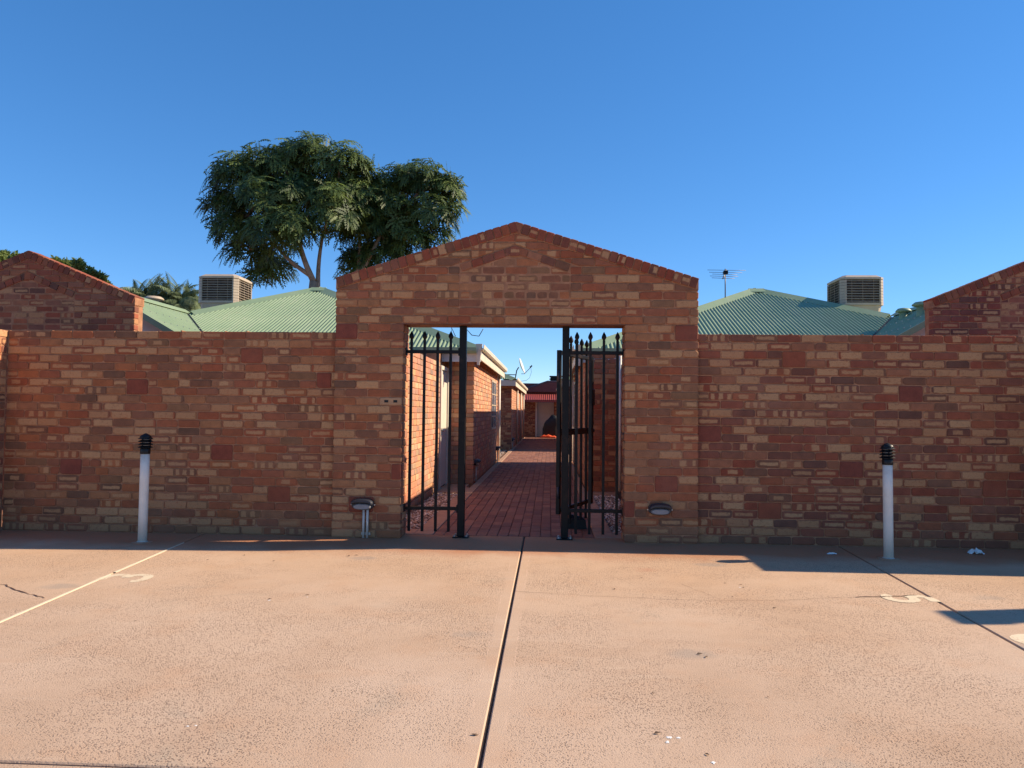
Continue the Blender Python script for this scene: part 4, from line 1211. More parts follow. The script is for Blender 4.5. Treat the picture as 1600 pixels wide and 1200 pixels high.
def tarp_thing():
    t = empty('covered_barbecue', (.08, 39.6, 0), 'tall lumpy thing under a black tarpaulin before the cream door', 'cover')
    r = random.Random(2); rings = []
    outline = [(1.0, 0.0), (1.03, .15), (1.0, .45), (.97, .75), (.82, .98), (.5, 1.13), (.15, 1.2)]
    for f, z in outline:
        ring = []
        for k in range(16):
            a = 2 * math.pi * k / 16; q = r.uniform(.92, 1.08)
            x = (.40 * f * q) * max(-1, min(1, 1.35 * math.cos(a))); yy = .28 * f * q * max(-1, min(1, 1.35 * math.sin(a)))
            ring.append((x + (.14 * z if z > .7 else 0) * .7, yy, z * (1 - .10 * (x < -.1) * (z > .9)) + r.uniform(-.015, .015) * (z > 0)))
        rings.append(ring)
    MB().loft(rings).build('cover', M_TARP, t)
    o = MB(); rings = []
    for i in range(9):
        x = -.52 + i * .11; hh = [.02, .09, .14, .10, .16, .12, .08, .10, .02][i]
        rings.append([(x, -.1 * math.cos(a) * (.6 + hh * 4) , max(0, .02 + hh * math.sin(a) * 1.0)) for a in [k * math.pi / 6 for k in range(7)]])
    o.loft(rings); ob = o.build('crumpled_cloth', M_ORANGE, None, (.05, 39.1, 0))
    tag(ob, 'crumpled bright orange cloth lying at the foot of the black cover', 'cloth')
tarp_thing()

# ------------------------------------------------------------------ gate: posts, side panels, open leaf
def spear(mb, x, z0, z1, y=0.0, w_=.014):
    mb.box(x - w_, x + w_, y - w_, y + w_, z0, z1 - .095)
    rings = []
    for d, z in ((w_, z1 - .095), (w_ * .8, z1 - .088), (w_ * 1.75, z1 - .060), (w_ * 1.55, z1 - .040), (.003, z1)):
        rings.append([(x - d, y - d, z), (x + d, y - d, z), (x + d, y + d, z), (x - d, y + d, z)])
    mb.loft(rings, sm=False)

GY = 7.965
def gate_post(x, label):
    t = empty('gate_post', (x, GY, 0), label, 'post', 'black steel posts of the gate')
    MB().bevbox(-.037, .037, -.037, .037, .012, 2.245, .004).build('post', M_BLACK, t)
    MB().bevbox(-.085, .085, -.075, .075, .001, .012, .002).build('base_plate', M_BLACK, t)
    for bx, by in ((-.062, -.055), (.062, -.055), (-.062, .055), (.062, .055)):
        MB().bar((bx, by, .012), (bx, by, .028), .011, seg=6, sm=False).build('bolt', M_ZINC, t)
    return t
gate_post(-.925, 'tall black steel post beside the four bars in front of the sunlit yard wall')
gate_post(.172, 'tall black steel post on which the open gate leaf hangs')

def fixed_panel(x0, x1, bars, label):
    t = empty('railing_panel', (x0, GY, 0), label, 'railing', 'fixed railing panels of the gate')
    for z in (1.968, .30):
        MB().bevbox(0, x1 - x0, -.019, .019, z - .018, z + .018, .003).build('rail', M_BLACK, t)
        for bx in (0, x1 - x0):
            MB().box(bx - .006, bx + .006, -.035, .035, z - .04, z + .04).build('bracket', M_BLACK, t)
    for b in bars:
        mb = MB(); spear(mb, b - x0, .055, 2.19); mb.build('bar', M_BLACK, t)
fixed_panel(OX0 + .006, -.968, (-1.482, -1.340, -1.198, -1.058), 'fixed black railing of four spear-topped bars against the sunlit yard wall')
fixed_panel(.215, OX1 - .006, (.290, .432, .575, .718), 'fixed black railing of four spear-topped bars between the open leaf and the right pier')

def gate_leaf():
    hx, hy = .105, GY + .06; ex, ey = .505, 9.02
    ang = math.atan2(ey - hy, ex - hx); L = math.hypot(ex - hx, ey - hy)
    t = empty('gate_leaf', (hx, hy, 0), 'open black gate leaf swung back along the path, with lock box and padlock', 'gate', rz=ang)
    for x in (0, L): MB().bevbox(x - .022, x + .022, -.022, .022, .25, 2.0, .003).build('stile', M_BLACK, t)
    MB().bevbox(.023, L - .023, -.019, .019, 1.955, 1.995, .003).build('rail', M_BLACK, t)
    MB().bevbox(.023, L - .023, -.019, .019, .27, .31, .003).build('rail', M_BLACK, t)
    MB().bevbox(.023, L - .023, -.020, .020, 1.085, 1.155, .003).build('rail', M_BLACK, t)
    for i in range(5):
        mb = MB(); spear(mb, L * (i + 1) / 6, .10, 2.19, 0.0, .012); mb.build('bar', M_BLACK, t)
    MB().bevbox(L - .035, L + .055, -.026, .026, 1.42, 1.62, .004).build('lock_box', M_BLACK, t)
    kn = MB().lathe([(.008, -.022), (.022, -.018), (.026, 0), (.022, .018), (.008, .022)], (L + .06, 0, 1.12), 12).build('knob', M_GREYPL, t)
    pd = MB().bevbox(L + .03, L + .07, -.015, .015, 1.055, 1.10, .004).build('padlock', M_ZINC, t)
    for z in (.48, 1.72):
        MB().bar((-.035, -.01, z - .06), (-.035, -.01, z + .06), .014, seg=8).build('hinge', M_GREYPL, t)
gate_leaf()
mb = MB(); mb.loft([[(-.11, -.06, 0), (.11, -.06, 0), (.11, .06, 0), (-.11, .06, 0)], [(-.10, -.055, .12), (.10, -.055, .10), (.10, .05, .10), (-.10, .05, .12)], [(-.07, -.03, .16), (.06, -.03, .13), (.06, .03, .13), (-.07, .03, .16)]], sm=False)
tag(mb.build('gate_stop', M_BLKPLASTIC, None, (.33, 8.72, 0)), 'low black block on the pavers at the foot of the open leaf', 'gate stop')

# ------------------------------------------------------------------ bollard lights
def bollard(x, y, label, lean):
    t = empty('bollard_light', (x, y, 0), label, 'bollard', 'white bollard lights before the wall')
    t.rotation_euler = (lean[0], lean[1], 0)
    MB().lathe([(.0435, -.03), (.043, .3), (.0435, .6), (.043, .885)], seg=28).build('post', M_WHITE, t)
    MB().lathe([(.0475, .875), (.049, .88), (.049, .925), (.044, .932)], seg=28).build('collar', M_BLKPLASTIC, t)
    MB().lathe([(.038, .925), (.038, 1.035)], seg=20).build('lens', M_LENS, t)
    for i in range(4):
        z = .938 + i * .029
        MB().lathe([(.040, z + .018), (.049, z + .016), (.071, z + .001), (.069, z - .002), (.047, z + .009), (.040, z + .010)], seg=28, sm=False).build('louvre', M_BLKPLASTIC, t)
    MB().lathe([(.054, 1.035), (.056, 1.042), (.050, 1.054), (.034, 1.066), (.012, 1.077), (.004, 1.080)], seg=28).build('dome_cap', M_BLKPLASTIC, t)
    MB().lathe([(.044, .0), (.054, .001), (.053, .007), (.044, .010)], seg=24).build('foot_collar', M_CONDUIT, t)
    for k in range(3):
        a = k * 2.09 + .4; MB().bar((.044 * math.cos(a), .044 * math.sin(a), .93), (.044 * math.cos(a), .044 * math.sin(a), 1.04), .005, seg=6).build('strut', M_BLKPLASTIC, t)
bollard(-4.035, 7.32, 'white bollard light with black louvred head in front of the wall left of the gateway', (0, .004))
bollard(3.185, 7.23, 'white bollard light with sunlit louvre edges beside the slanting dark joint', (0, -.003))
for x, y, lab in ((-4.035, 7.32, 'ring of grout round the foot of the left bollard'), (3.185, 7.23, 'ring of grout round the foot of the right bollard')):
    o = MB().lathe([(.10, .0005), (.085, .004), (.052, .006)], (x, y, 0), 20).build('grout_ring', M_EDGING); tag(o, lab, kind='structure')

# ------------------------------------------------------------------ bulkhead lights
def stadium(hw, hh, z0, y, n=24, top=1.0, bot=1.0):
    out = []
    for k in range(n):
        a = 2 * math.pi * k / n; c_, s_ = math.cos(a), math.sin(a); q = 2.6
        x = hw * math.copysign(abs(c_) ** (2 / q), c_); z = hh * math.copysign(abs(s_) ** (2 / q), s_)
        out.append((x, y, z0 + z * (top if z > 0 else bot)))
    return out
def bulkhead(loc, rz, label, pipes=True, wide=.118):
    t = empty('bulkhead_light', loc, label, 'lamp', 'oval bulkhead lights', rz=rz)
    W, H_ = wide, .060
    MB().loft([stadium(W, H_, 0, 0), stadium(W, H_, 0, -.025), stadium(W * .97, H_ * .95, 0, -.04)]).build('housing', M_GREYPL, t)
    MB().loft([stadium(W * .80, H_ * .55, -.020, -.0405), stadium(W * .78, H_ * .50, -.020, -.062), stadium(W * .66, H_ * .36, -.022, -.076)]).build('lens', M_LENS, t)
    # hood: the upper half shell that shades the lens
    rings = []
    for y, f, g_ in ((-.041, 1.0, 1.0), (-.075, .98, .95), (-.105, .90, .80)):
        o_ = []
        for k in range(17):
            a = math.pi * k / 16; o_.append((W * f * math.copysign(abs(math.cos(a)) ** .77, math.cos(a)), y, .010 + (H_ * g_ - .006) * math.sin(a) ** .77))
        for k in range(16, -1, -1):
            a = math.pi * k / 16; o_.append((W * f * .95 * math.copysign(abs(math.cos(a)) ** .77, math.cos(a)), y, .002 + (H_ * g_ - .010) * math.sin(a) ** .77 * .80))
        rings.append(o_)
    MB().loft(rings, sm=False).build('hood', M_GREYPL, t)
    for sx in (-1, 1): MB().bar((sx * (W + .006), -.012, -.004), (sx * (W + .006), -.022, -.004), .007, seg=8).build('screw', M_ZINC, t)
    if pipes:
        for px in (.012, .052):
            MB().bar((px, -.028, -loc[2] + .004), (px, -.028, -H_ + .006), .0125, seg=12).build('conduit', M_CONDUIT, t)
        MB().box(-.012, .082, -.020, -.002, -loc[2] + .035, -loc[2] + .06).build('pipe_saddle', M_ZINC, t)
bulkhead((-1.935, PY - .002, .352), 0, 'oval bulkhead light on two grey pipes at the foot of the left pier')
bulkhead((1.142, PY - .002, .352), 0, 'oval bulkhead light fixed low on the right pier without pipes', False)
bulkhead((-1.388, 14.05, .38), R(90), 'bulkhead light on pipes at the corner of the near left house')
bulkhead((-1.388, 19.85, .36), R(90), 'bulkhead light at the far end of the near left house wall')
bulkhead((-1.328, 27.0, .33), R(90), 'bulkhead light low on the second house along the passage')

# ------------------------------------------------------------------ roof furniture
def cooler(s):
    xa, xb = sorted((mx(-7.90, s), mx(-6.98, s))); x = (xa + xb) / 2
    lab = 'beige evaporative cooler with its right side in the sun, on the left roof' if s < 0 else 'beige evaporative cooler seen against open sky on the right roof'
    zb = 3.72
    t = empty('roof_cooler', (x, 16.76, zb), lab, 'air cooler', 'evaporative coolers on the roofs')
    hw = .46; zt = .60; z0 = .0; ch = .085
    octa = lambda h, c_: [(-h + c_, -h), (h - c_, -h), (h, -h + c_), (h, h - c_), (h - c_, h), (-h + c_, h), (-h, h - c_), (-h, -h + c_)]
    MB().loft([[(p[0], p[1], z) for p in octa(h, c_)] for h, c_, z in ((.30, .05, -.62), (.30, .05, -.26), (.40, .08, -.25), (.43, .085, -.02))], sm=False).build('base', M_COOLER, t)
    MB().loft([[(p[0], p[1], z) for p in octa(h, ch)] for h, z in ((hw, -.019), (hw, .03), (hw - .012, .031))], sm=False).build('tray', M_COOLER, t)
    MB().loft([[(p[0], p[1], z) for p in octa(.415, .06)] for z in (.032, zt - .045)], sm=False).build('pad', M_COOLPAD, t)
    MB().loft([[(p[0], p[1], z) for p in octa(h, c_)] for h, c_, z in ((hw - .01, ch, zt - .065), (hw, ch, zt - .06), (hw, ch, zt - .02), (hw - .09, .06, zt + .035), (hw - .12, .05, zt + .037))], sm=False).build('lid', M_COOLER, t)
    for q in range(4):
        a = q * math.pi / 2
        rot = lambda p: (p[0] * math.cos(a) - p[1] * math.sin(a), p[0] * math.sin(a) + p[1] * math.cos(a))
        pm_ = MB(); pl = [rot(p) for p in ((hw - ch - .03, -hw + .002), (hw - ch, -hw + .002), (hw - .002, -hw + ch), (hw - .002, -hw + ch + .03), (hw - .03, -hw + ch + .03), (hw - .03, -hw + ch + .02), (hw - ch - .02, -hw + .03), (hw - ch - .03, -hw + .03))]
        for i in range(8):
            za = .034 + i * .062; pm_.prism(pl, 'z', za, za + .055)
        pm_.build('corner_post', M_COOLER, t)
        lv = MB()
        for i in range(9):
            z = .055 + i * .055; w_ = hw - ch - .03
            pts = [(-w_, -hw + .004, z), (w_, -hw + .004, z), (w_, -hw + .004, z + .006), (-w_, -hw + .004, z + .006), (-w_, -hw + .034, z + .012), (w_, -hw + .034, z + .012), (w_, -hw + .034, z + .018), (-w_, -hw + .034, z + .018)]
            b = len(lv.v); lv.v += [(*rot(p[:2]), p[2]) for p in pts]
            for f in ((0, 1, 2, 3), (7, 6, 5, 4), (3, 2, 6, 7), (4, 5, 1, 0), (0, 3, 7, 4), (1, 5, 6, 2)): lv.face([b + k for k in f])
        for i in range(3):
            w_ = hw - ch - .03; xx = -w_ + (i + .5) * 2 * w_ / 3; p = rot((xx, -hw + .025)); lv.bar((p[0], p[1], .04), (p[0], p[1], zt - .06), .0035, seg=4, sm=False)
        o = lv.build('louvre_panel', M_COOLER, t); o['kind'] = 'stuff'
for s in (-1, 1): cooler(s)

def vent(x, y, z, r, h, label):
    t = empty('roof_vent', (x, y, z), label, 'vent', 'mushroom vents on the roofs')
    MB().lathe([(r * .55, -.5), (r * .55, h)], seg=16).build('pipe', M_COOLER if x < 0 else M_ROOF, t)
    MB().lathe([(r * .6, h - .02), (r, h + .0), (r * .98, h + .02), (r * .7, h + .06), (r * .2, h + .075)], seg=20).build('cap', M_COOLER if x < 0 else M_ROOF, t)
vent(-8.28, 15.2, 3.47, .20, .13, 'pale mushroom vent between the left gable and the palms')
vent(6.61, 13.6, 3.20, .17, .10, 'green mushroom vent right beside the dark right gable')
vent(6.70, 14.5, 3.25, .14, .06, 'smaller mushroom vent low behind the roof ridge near the right cooler')

def aerial():
    t = empty('tv_aerial', (3.87, 16.7, 3.75), 'television aerial standing on the left hip of the right roof', 'aerial')
    MB().bar((0, 0, 0), (0, 0, .80), .013, seg=8).build('mast', M_ALU, t)
    a, b = Vector((-.13, -.35, .52)), Vector((.11, .35, .84))
    MB().bar(a, b, .016, seg=6).build('boom', M_ALU, t)
    for f, L in ((.98, .42), (.70, .36), (.48, .27), (.26, .30), (.04, .24)):
        c_ = a + (b - a) * f; d = Vector((L, -.08 * L, -.012))
        MB().bar(c_ - d, c_ + d, .0055, seg=6).build('element', M_ALU, t)
    MB().box(-.04, .05, -.06, .06, .68, .75).build('clamp', M_BLACK, t)
aerial()

def roof_frame():
    t = empty('old_aerial', (-4.95, 17.9, 4.15), 'rusty old aerial with rungs beside the tree trunks, half hidden by the gateway', 'aerial')
    MB().bar((0, 0, 0), (0, 0, .45), .015, seg=6).build('mast', M_ALU, t)
    for z, L in ((.40, .9), (.30, .75), (.20, .95), (.12, .6)):
        MB().bar((-.15, 0, z), (L, .2, z - .05), .008, seg=5).build('element', M_ALU, t)
    MB().tube([(.1, 0, .35), (.25, 0, .42), (.35, .1, .28), (.5, .1, .1), (.7, .1, .05)], .012).build('cable', M_BLACK, t)
roof_frame()

def dish():
    t = empty('satellite_dish', (-1.22, 29.2, 2.5), 'grey satellite dish facing right above the passage gutter', 'satellite dish')
    ax = Vector((.93, -.10, .33)).normalized(); a = ax.orthogonal().normalized(); b = ax.cross(a); c = Vector((.10, 0, .62))
    rings = []
    for rr in (.02, .10, .18, .25, .32):
        rings.append([c + ax * (rr * rr * .62) + (a * math.cos(k * math.pi / 12) + b * math.sin(k * math.pi / 12)) * rr for k in range(24)])
    back = [[p - ax * .012 for p in r] for r in rings]
    MB().loft(rings[::1] + back[::-1], cap=False).build('reflector', M_DISH, t)
    MB().tube([(-.16, 0, -.05), (-.10, 0, .2), (-.06, 0, .45), (0.02, 0, .58)], .022).build('mast', M_BLACK, t)
    f = c + ax * .42 + Vector((0, 0, -.18))
    MB().tube([c + Vector((.02, 0, -.30)), c + Vector((.14, 0, -.30)), f], .012).build('feed_arm', M_ALU, t)
    MB().bar(f - ax * .04, f + ax * .05 + Vector((0, 0, .05)), .03, seg=8).build('feed_horn', M_BLACK, t)
    MB().tube([f, f + Vector((.02, 0, -.2)), f + Vector((-.05, 0, -.42)), f + Vector((-.18, 0, -.52)), (.02, 0, .02)], .006).build('cable', M_BLACK, t)
    MB().bar((-.10, 0, .28), (-.78, -.2, .28), .018, seg=6).build('stay', M_BLACK, t)
dish()
mb = MB().bevbox(-.10, .12, -.1, .1, 0, .09, .01).bevbox(-.12, .14, -.12, .12, .10, .16, .01)
tag(mb.build('roof_vent', M_BLACK, None, (-1.68, 24.0, 2.72)), 'small black vent cap seen over the near house gutter end', 'vent', 'small vents over the passage')
MB_ = MB().bar((-1.68, 24, -.08), (-1.68, 24, 2.72), .05, seg=8); o = MB_.build('pipe', M_BLACK, bpy.data.objects[-1] if False else None)
tag(o, 'thin black vent pipe rising between the two left houses', 'pipe')
o.name = 'vent_pipe'
cb = MB().tube([(-1.72, 14.3, 2.72), (-1.66, 14.3, 2.98), (-1.5, 14.3, 2.80), (-1.36, 14.3, 2.78), (-1.28, 14.3, 2.92)], .008)
cb.tube([(-1.9, 14.35, 2.80), (-1.9, 14.35, 2.95), (-1.82, 14.35, 2.78)], .008)
tag(cb.build('loose_cable', M_BLACK), 'loose black cable looping over the left roof under the gateway lintel', 'cable')

# ------------------------------------------------------------------ trees
def branch(mb, p, q, r0, r1, bend=.12, n=6, r=None):
    p, q = Vector(p), Vector(q); L = (q - p).length; r = r or rnd
    o1 = Vector((r.uniform(-1, 1), r.uniform(-1, 1), r.uniform(-.3, .3))) * L * bend
    pts = [p.lerp(q, i / n) + o1 * math.sin(math.pi * i / n) for i in range(n + 1)]
    mb.tube(pts, [r0 + (r1 - r0) * i / n for i in range(n + 1)], 7)
    return pts

def frond_spray(V_, F_, C_, base, d, upv, L, npair, wid, droop, r, shade):
    """one feathery compound leaf: rachis with pairs of narrow leaflets"""
    d = d.normalized(); side = d.cross(upv)
    if side.length < 1e-3: side = d.orthogonal()
    side.normalize()
    p = base.copy(); step = L / npair; dirn = d.copy()
    for i in range(npair):
        dirn = (dirn + Vector((0, 0, -droop / npair))).normalized(); p = p + dirn * step
        t = (i + 1) / npair; ll = wid * (1.0 - .75 * abs(t - .42))
        for sg in (-1, 1):
            tip = p + side * sg * ll + dirn * ll * .55 + Vector((0, 0, -ll * r.uniform(.15, .5)))
            b = len(V_); q = dirn * (step * .52)
            V_.append(p - q * .6); V_.append(p + (tip - p) * .55 + q * .95); V_.append(tip); V_.append(p + (tip - p) * .5 - q * .95)
            F_.append((b, b + 1, b + 2, b + 3)); C_.append(min(1, max(0, shade + r.uniform(-.22, .22))))

def leaves_object(name, V_, F_, C_, m, parent, base):
    me = bpy.data.meshes.new(name)
    nV, nF = len(V_), len(F_)
    co = np.array([(v.x - base[0], v.y - base[1], v.z - base[2]) for v in V_], dtype=np.float32).ravel()
    k = len(F_[0])
    me.vertices.add(nV); me.vertices.foreach_set('co', co)
    me.loops.add(nF * k); me.loops.foreach_set('vertex_index', np.array(F_, dtype=np.int32).ravel())
    me.polygons.add(nF); me.polygons.foreach_set('loop_start', np.arange(0, nF * k, k, dtype=np.int32))
    me.update(calc_edges=True)
    at = me.attributes.new('bc', 'FLOAT_COLOR', 'FACE')
    c = np.ones((nF, 4), np.float32); c[:, 0] = C_; c[:, 1] = C_; c[:, 2] = C_
    at.data.foreach_set('color', c.ravel())
    me.materials.append(m)
    o = link(name, me, parent); o['kind'] = 'stuff'
    return o

def px_to(px, py, y):
    a, b = px - 800, py - 600; cr, sr = math.cos(ROLL), math.sin(ROLL)
    a, b = cr * a + sr * b, -sr * a + cr * b
    d = fw + rt * (a / FPX) - up * (b / FPX); k = y / d.y
    return Vector((d.x * k, y, CAM_H + d.z * k))

def feather_tree(label, trunk_base, forks, lobes, y, seed, per):
    r = random.Random(seed); base = tuple(trunk_base)
    t = empty('feathery_tree', base, label, 'tree', 'feathery trees behind the left house')
    mb = MB(); tips = []
    def loc(v): return Vector(v) - Vector(base)
    for (a, b, r0, r1) in forks:
        pts = branch(mb, loc(a), loc(b), r0, r1, .06, 7, r); tips.append(Vector(b))
    cen = [(px_to(cx, cy + 5, y + dy), rx * .88 * y / FPX, rz * .86 * y / FPX) for cx, cy, rx, rz, dy in lobes]
    for c_, rx, rz in cen:                            # boughs from the nearest fork tip into each lobe
        s_ = min(tips, key=lambda q: (q - c_).length)
        branch(mb, loc(s_), loc(c_ + Vector((0, 0, rz * .3))), .055, .015, .10, 6, r)
        for _ in range(4):
            e = c_ + Vector((r.uniform(-.8, .8) * rx, r.uniform(-.6, .6) * rx, r.uniform(.1, .8) * rz)); branch(mb, loc(c_), loc(e), .018, .006, .1, 4, r)
    mb.build('trunk', M_BARK, t)
    V_, F_, C_ = [], [], []
    for c_, rx, rz in cen:
        n = int(per * rx * (rx + rz) * 2)
        for _ in range(n):
            th = r.uniform(0, 2 * math.pi); cz = r.uniform(-.45, 1.0); q = math.sqrt(max(0, 1 - cz * cz))
            nn = Vector((math.cos(th) * q, math.sin(th) * q, cz)); f = r.uniform(.62, 1.0) if r.random() < .8 else r.uniform(.2, .7)
            lump = 1 + .20 * math.sin(5 * th + 3 * cz + c_.x) + r.uniform(-.08, .08)
            p = c_ + Vector((nn.x * rx, nn.y * rx * .95, nn.z * rz)) * f * lump
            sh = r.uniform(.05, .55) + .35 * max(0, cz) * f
            ax = (nn + Vector((0, 0, .55))).normalized(); s1 = ax.orthogonal().normalized(); s2 = ax.cross(s1)
            m_ = r.randint(5, 7); ph = r.uniform(0, 6.28)
            for k in range(m_):
                a = ph + k * 6.283 / m_ + r.uniform(-.3, .3)
                d = (s1 * math.cos(a) + s2 * math.sin(a)) + ax * r.uniform(.1, .6)
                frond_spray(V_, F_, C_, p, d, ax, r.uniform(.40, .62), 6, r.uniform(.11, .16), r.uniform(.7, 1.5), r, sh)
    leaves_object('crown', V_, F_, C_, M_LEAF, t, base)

TY = 24.0
def Pt(px, py, dy=0): return px_to(px, py, TY + dy)
tb = Pt(492, 470); tb.z = -.1
LOBES1 = [(375, 268, 55, 36, 0), (350, 315, 34, 38, .3), (430, 252, 62, 38, 0), (480, 238, 55, 30, .2), (535, 255, 52, 38, 0), (420, 305, 66, 42, -.4),
          (480, 300, 70, 46, .2), (365, 350, 40, 36, -.2), (425, 355, 50, 36, -1.0), (390, 385, 40, 28, 0), (428, 412, 34, 22, 1.0), (520, 325, 55, 44, -.6), (548, 295, 42, 38, 0), (462, 345, 44, 30, -1.2), (566, 325, 40, 34, .3), (556, 352, 36, 28, .6), (405, 425, 24, 16, .6)]
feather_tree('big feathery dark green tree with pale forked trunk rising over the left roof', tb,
             [(tb, Pt(490, 440), .17, .13), (Pt(490, 440), Pt(464, 350), .105, .06), (Pt(484, 430), Pt(428, 380), .08, .045), (Pt(464, 350), Pt(470, 290), .07, .04), (Pt(428, 380), Pt(385, 340), .055, .03),
              (Pt(497, 462), Pt(505, 365, .4), .085, .05), (Pt(505, 365, .4), Pt(535, 300, .4), .055, .03)], LOBES1, TY, 7, 16)
TY = 24.8
tb2 = Pt(545, 480); tb2.z = -.1
LOBES2 = [(590, 300, 42, 42, 0), (625, 275, 45, 26, .2), (660, 275, 46, 28, 0), (692, 290, 32, 32, 0), (675, 325, 46, 36, -.4), (620, 335, 52, 44, 0), (580, 360, 46, 34, .3), (565, 395, 34, 22, .4), (640, 372, 50, 24, .2), (705, 312, 18, 26, 0), (600, 392, 44, 18, .3), (572, 330, 40, 36, .2), (560, 412, 30, 16, .5), (683, 362, 26, 20, .2)]
feather_tree('lower feathery tree whose crown spreads behind the left slope of the gateway', tb2,
             [(tb2, Pt(556, 440), .17, .13), (Pt(556, 440), Pt(598, 360), .10, .05), (Pt(556, 440), Pt(560, 350), .09, .05), (Pt(598, 360), Pt(655, 300), .05, .03), (Pt(615, 385), Pt(640, 325), .045, .025)], LOBES2, TY, 8, 16)

def palm(px, py, y, label, seed):
    r = random.Random(seed); c_ = px_to(px, py, y); base = (c_.x, c_.y, -.1)
    t = empty('palm_tree', base, label, 'palm', 'drooping palms behind the left roof')
    mb = MB(); mb.tube([(0, 0, 0), (.1, 0, c_.z * .4), (.05, 0, c_.z * .8), (0, 0, c_.z - .3)], [.2, .17, .15, .14], 10); mb.build('trunk', M_BARK, t)
    V_, F_, C_ = [], [], []
    for i in range(64):
        a = i * 2.4 + r.uniform(-.2, .2); el = r.uniform(.15, 1.45)
        d = Vector((math.cos(a) * math.cos(el), math.sin(a) * math.cos(el), math.sin(el)))
        p = Vector((c_.x, c_.y, c_.z - .35)); L = r.uniform(.95, 1.65); n = 26; r_dr = r.uniform(1.2, 2.8); sh = r.uniform(.2, .8)
        dirn = d.copy(); side = d.cross(Vector((0, 0, 1))).normalized()
        for k in range(n):
            dirn = (dirn + Vector((0, 0, -r_dr / n))).normalized(); p = p + dirn * (L / n); tt = k / n
            ll = .55 * math.sin(math.pi * min(1, .18 + tt * .85)) + .05
            for sg in (-1, 1):
                m_ = p + side * sg * ll * .45 + dirn * .08 + Vector((0, 0, .02)); tip = m_ + side * sg * ll * .25 + dirn * .1 + Vector((0, 0, -ll * r.uniform(.5, .8)))
                b = len(V_); q = dirn * .030
                V_.append(p - q); V_.append(m_ - q); V_.append(tip); V_.append(m_ + q)
                F_.append((b, b + 1, b + 2, b + 3)); C_.append(min(1, max(0, sh + r.uniform(-.25, .25))))
    leaves_object('crown', V_, F_, C_, M_PALM, t, base)
palm(226, 468, 31, 'drooping palm crown over the pale mushroom vent', 1)
palm(280, 470, 31.5, 'drooping palm crown beside the left roof cooler', 2)

def leafy_tree(label, px, py, rx, rz, y, seed, lobes):
    r = random.Random(seed); c0 = px_to(px, py, y); base = (c0.x, c0.y, -.1)
    t = empty('leafy_tree', base, label, 'tree', 'small trees behind the left gable')
    mb = MB(); mb.tube([(0, 0, 0), (.05, 0, 2), (0, 0, c0.z + .1)], [.14, .11, .07], 8)
    V_, F_, C_ = [], [], []
    for cx, cy, q in lobes:
        c_ = px_to(cx, cy, y + r.uniform(-.6, .6)); rr = q * y / FPX
        branch(mb, Vector((0, 0, c0.z - .6)), c_ - Vector(base), .05, .012, .08, 5, r)
        for _ in range(int(520 * rr)):
            th = r.uniform(0, 6.283); cz = r.uniform(-1, 1); s_ = math.sqrt(1 - cz * cz); f = r.uniform(.3, 1.05)
            p = c_ + Vector((math.cos(th) * s_, math.sin(th) * s_, cz * .85)) * rr * f; sh = r.uniform(0, 1)
            for _k in range(5):
                d = Vector((r.uniform(-1, 1), r.uniform(-1, 1), r.uniform(-.5, .7))).normalized(); s1 = d.orthogonal().normalized() if r.random() < .5 else d.cross(Vector((.3, .5, .8))).normalized()
                L = r.uniform(.09, .15); b = len(V_)
                V_.append(p); V_.append(p + d * L * .5 + s1 * L * .28); V_.append(p + d * L); V_.append(p + d * L * .5 - s1 * L * .28)
                F_.append((b, b + 1, b + 2, b + 3)); C_.append(min(1, max(0, sh * .6 + r.uniform(0, .4))))
    mb.build('trunk', M_BARK, t)
    leaves_object('crown', V_, F_, C_, M_LEAF2, t, base)
leafy_tree('bushy tree top showing over the right slope of the left gable', 125, 450, 1, 1, 24, 5, [(86, 408, 7), (104, 416, 12), (122, 415, 12), (140, 428, 13), (155, 436, 12), (165, 446, 10), (110, 440, 26), (150, 465, 28), (85, 438, 24), (100, 475, 34), (140, 495, 32), (65, 480, 30)])
leafy_tree('bushy tree top at the left picture edge behind the gable', 10, 430, 1, 1, 24, 6, [(4, 402, 13), (16, 410, 13), (-10, 404, 15), (0, 425, 22), (26, 402, 8), (-30, 420, 24), (5, 465, 34), (-40, 470, 32), (35, 475, 28)])

# ------------------------------------------------------------------ litter
def crumple(loc, sx, sy, h, label, seed):
    r = random.Random(seed); mb = MB(); n = 9
    for i in range(n + 1):
        for j in range(n + 1):
            u_, v_ = i / n * 2 - 1, j / n * 2 - 1; m_ = 1 - .35 * (u_ * u_ + v_ * v_) / 2
            mb.v.append((u_ * sx * (m_ + r.uniform(-.1, .1)), v_ * sy * (m_ + r.uniform(-.1, .1)), .004 + h * r.random() * max(0, 1.15 - u_ * u_ - .5 * v_ * v_)))
    for i in range(n):
        for j in range(n):
            a = i * (n + 1) + j; mb.face([a, a + n + 1, a + n + 2, a + 1])
    tag(mb.build('crumpled_paper', M_PAPER, None, loc, (0, 0, r.uniform(-.4, .4)), fix=False), label, 'litter')
crumple((4.16, 7.56, 0), .085, .05, .055, 'crumpled white paper on the shaded concrete right of the right bollard', 1)
crumple((2.72, 7.38, 0), .06, .02, .02, 'flat scrap of white paper on the shaded concrete left of the right bollard', 2)
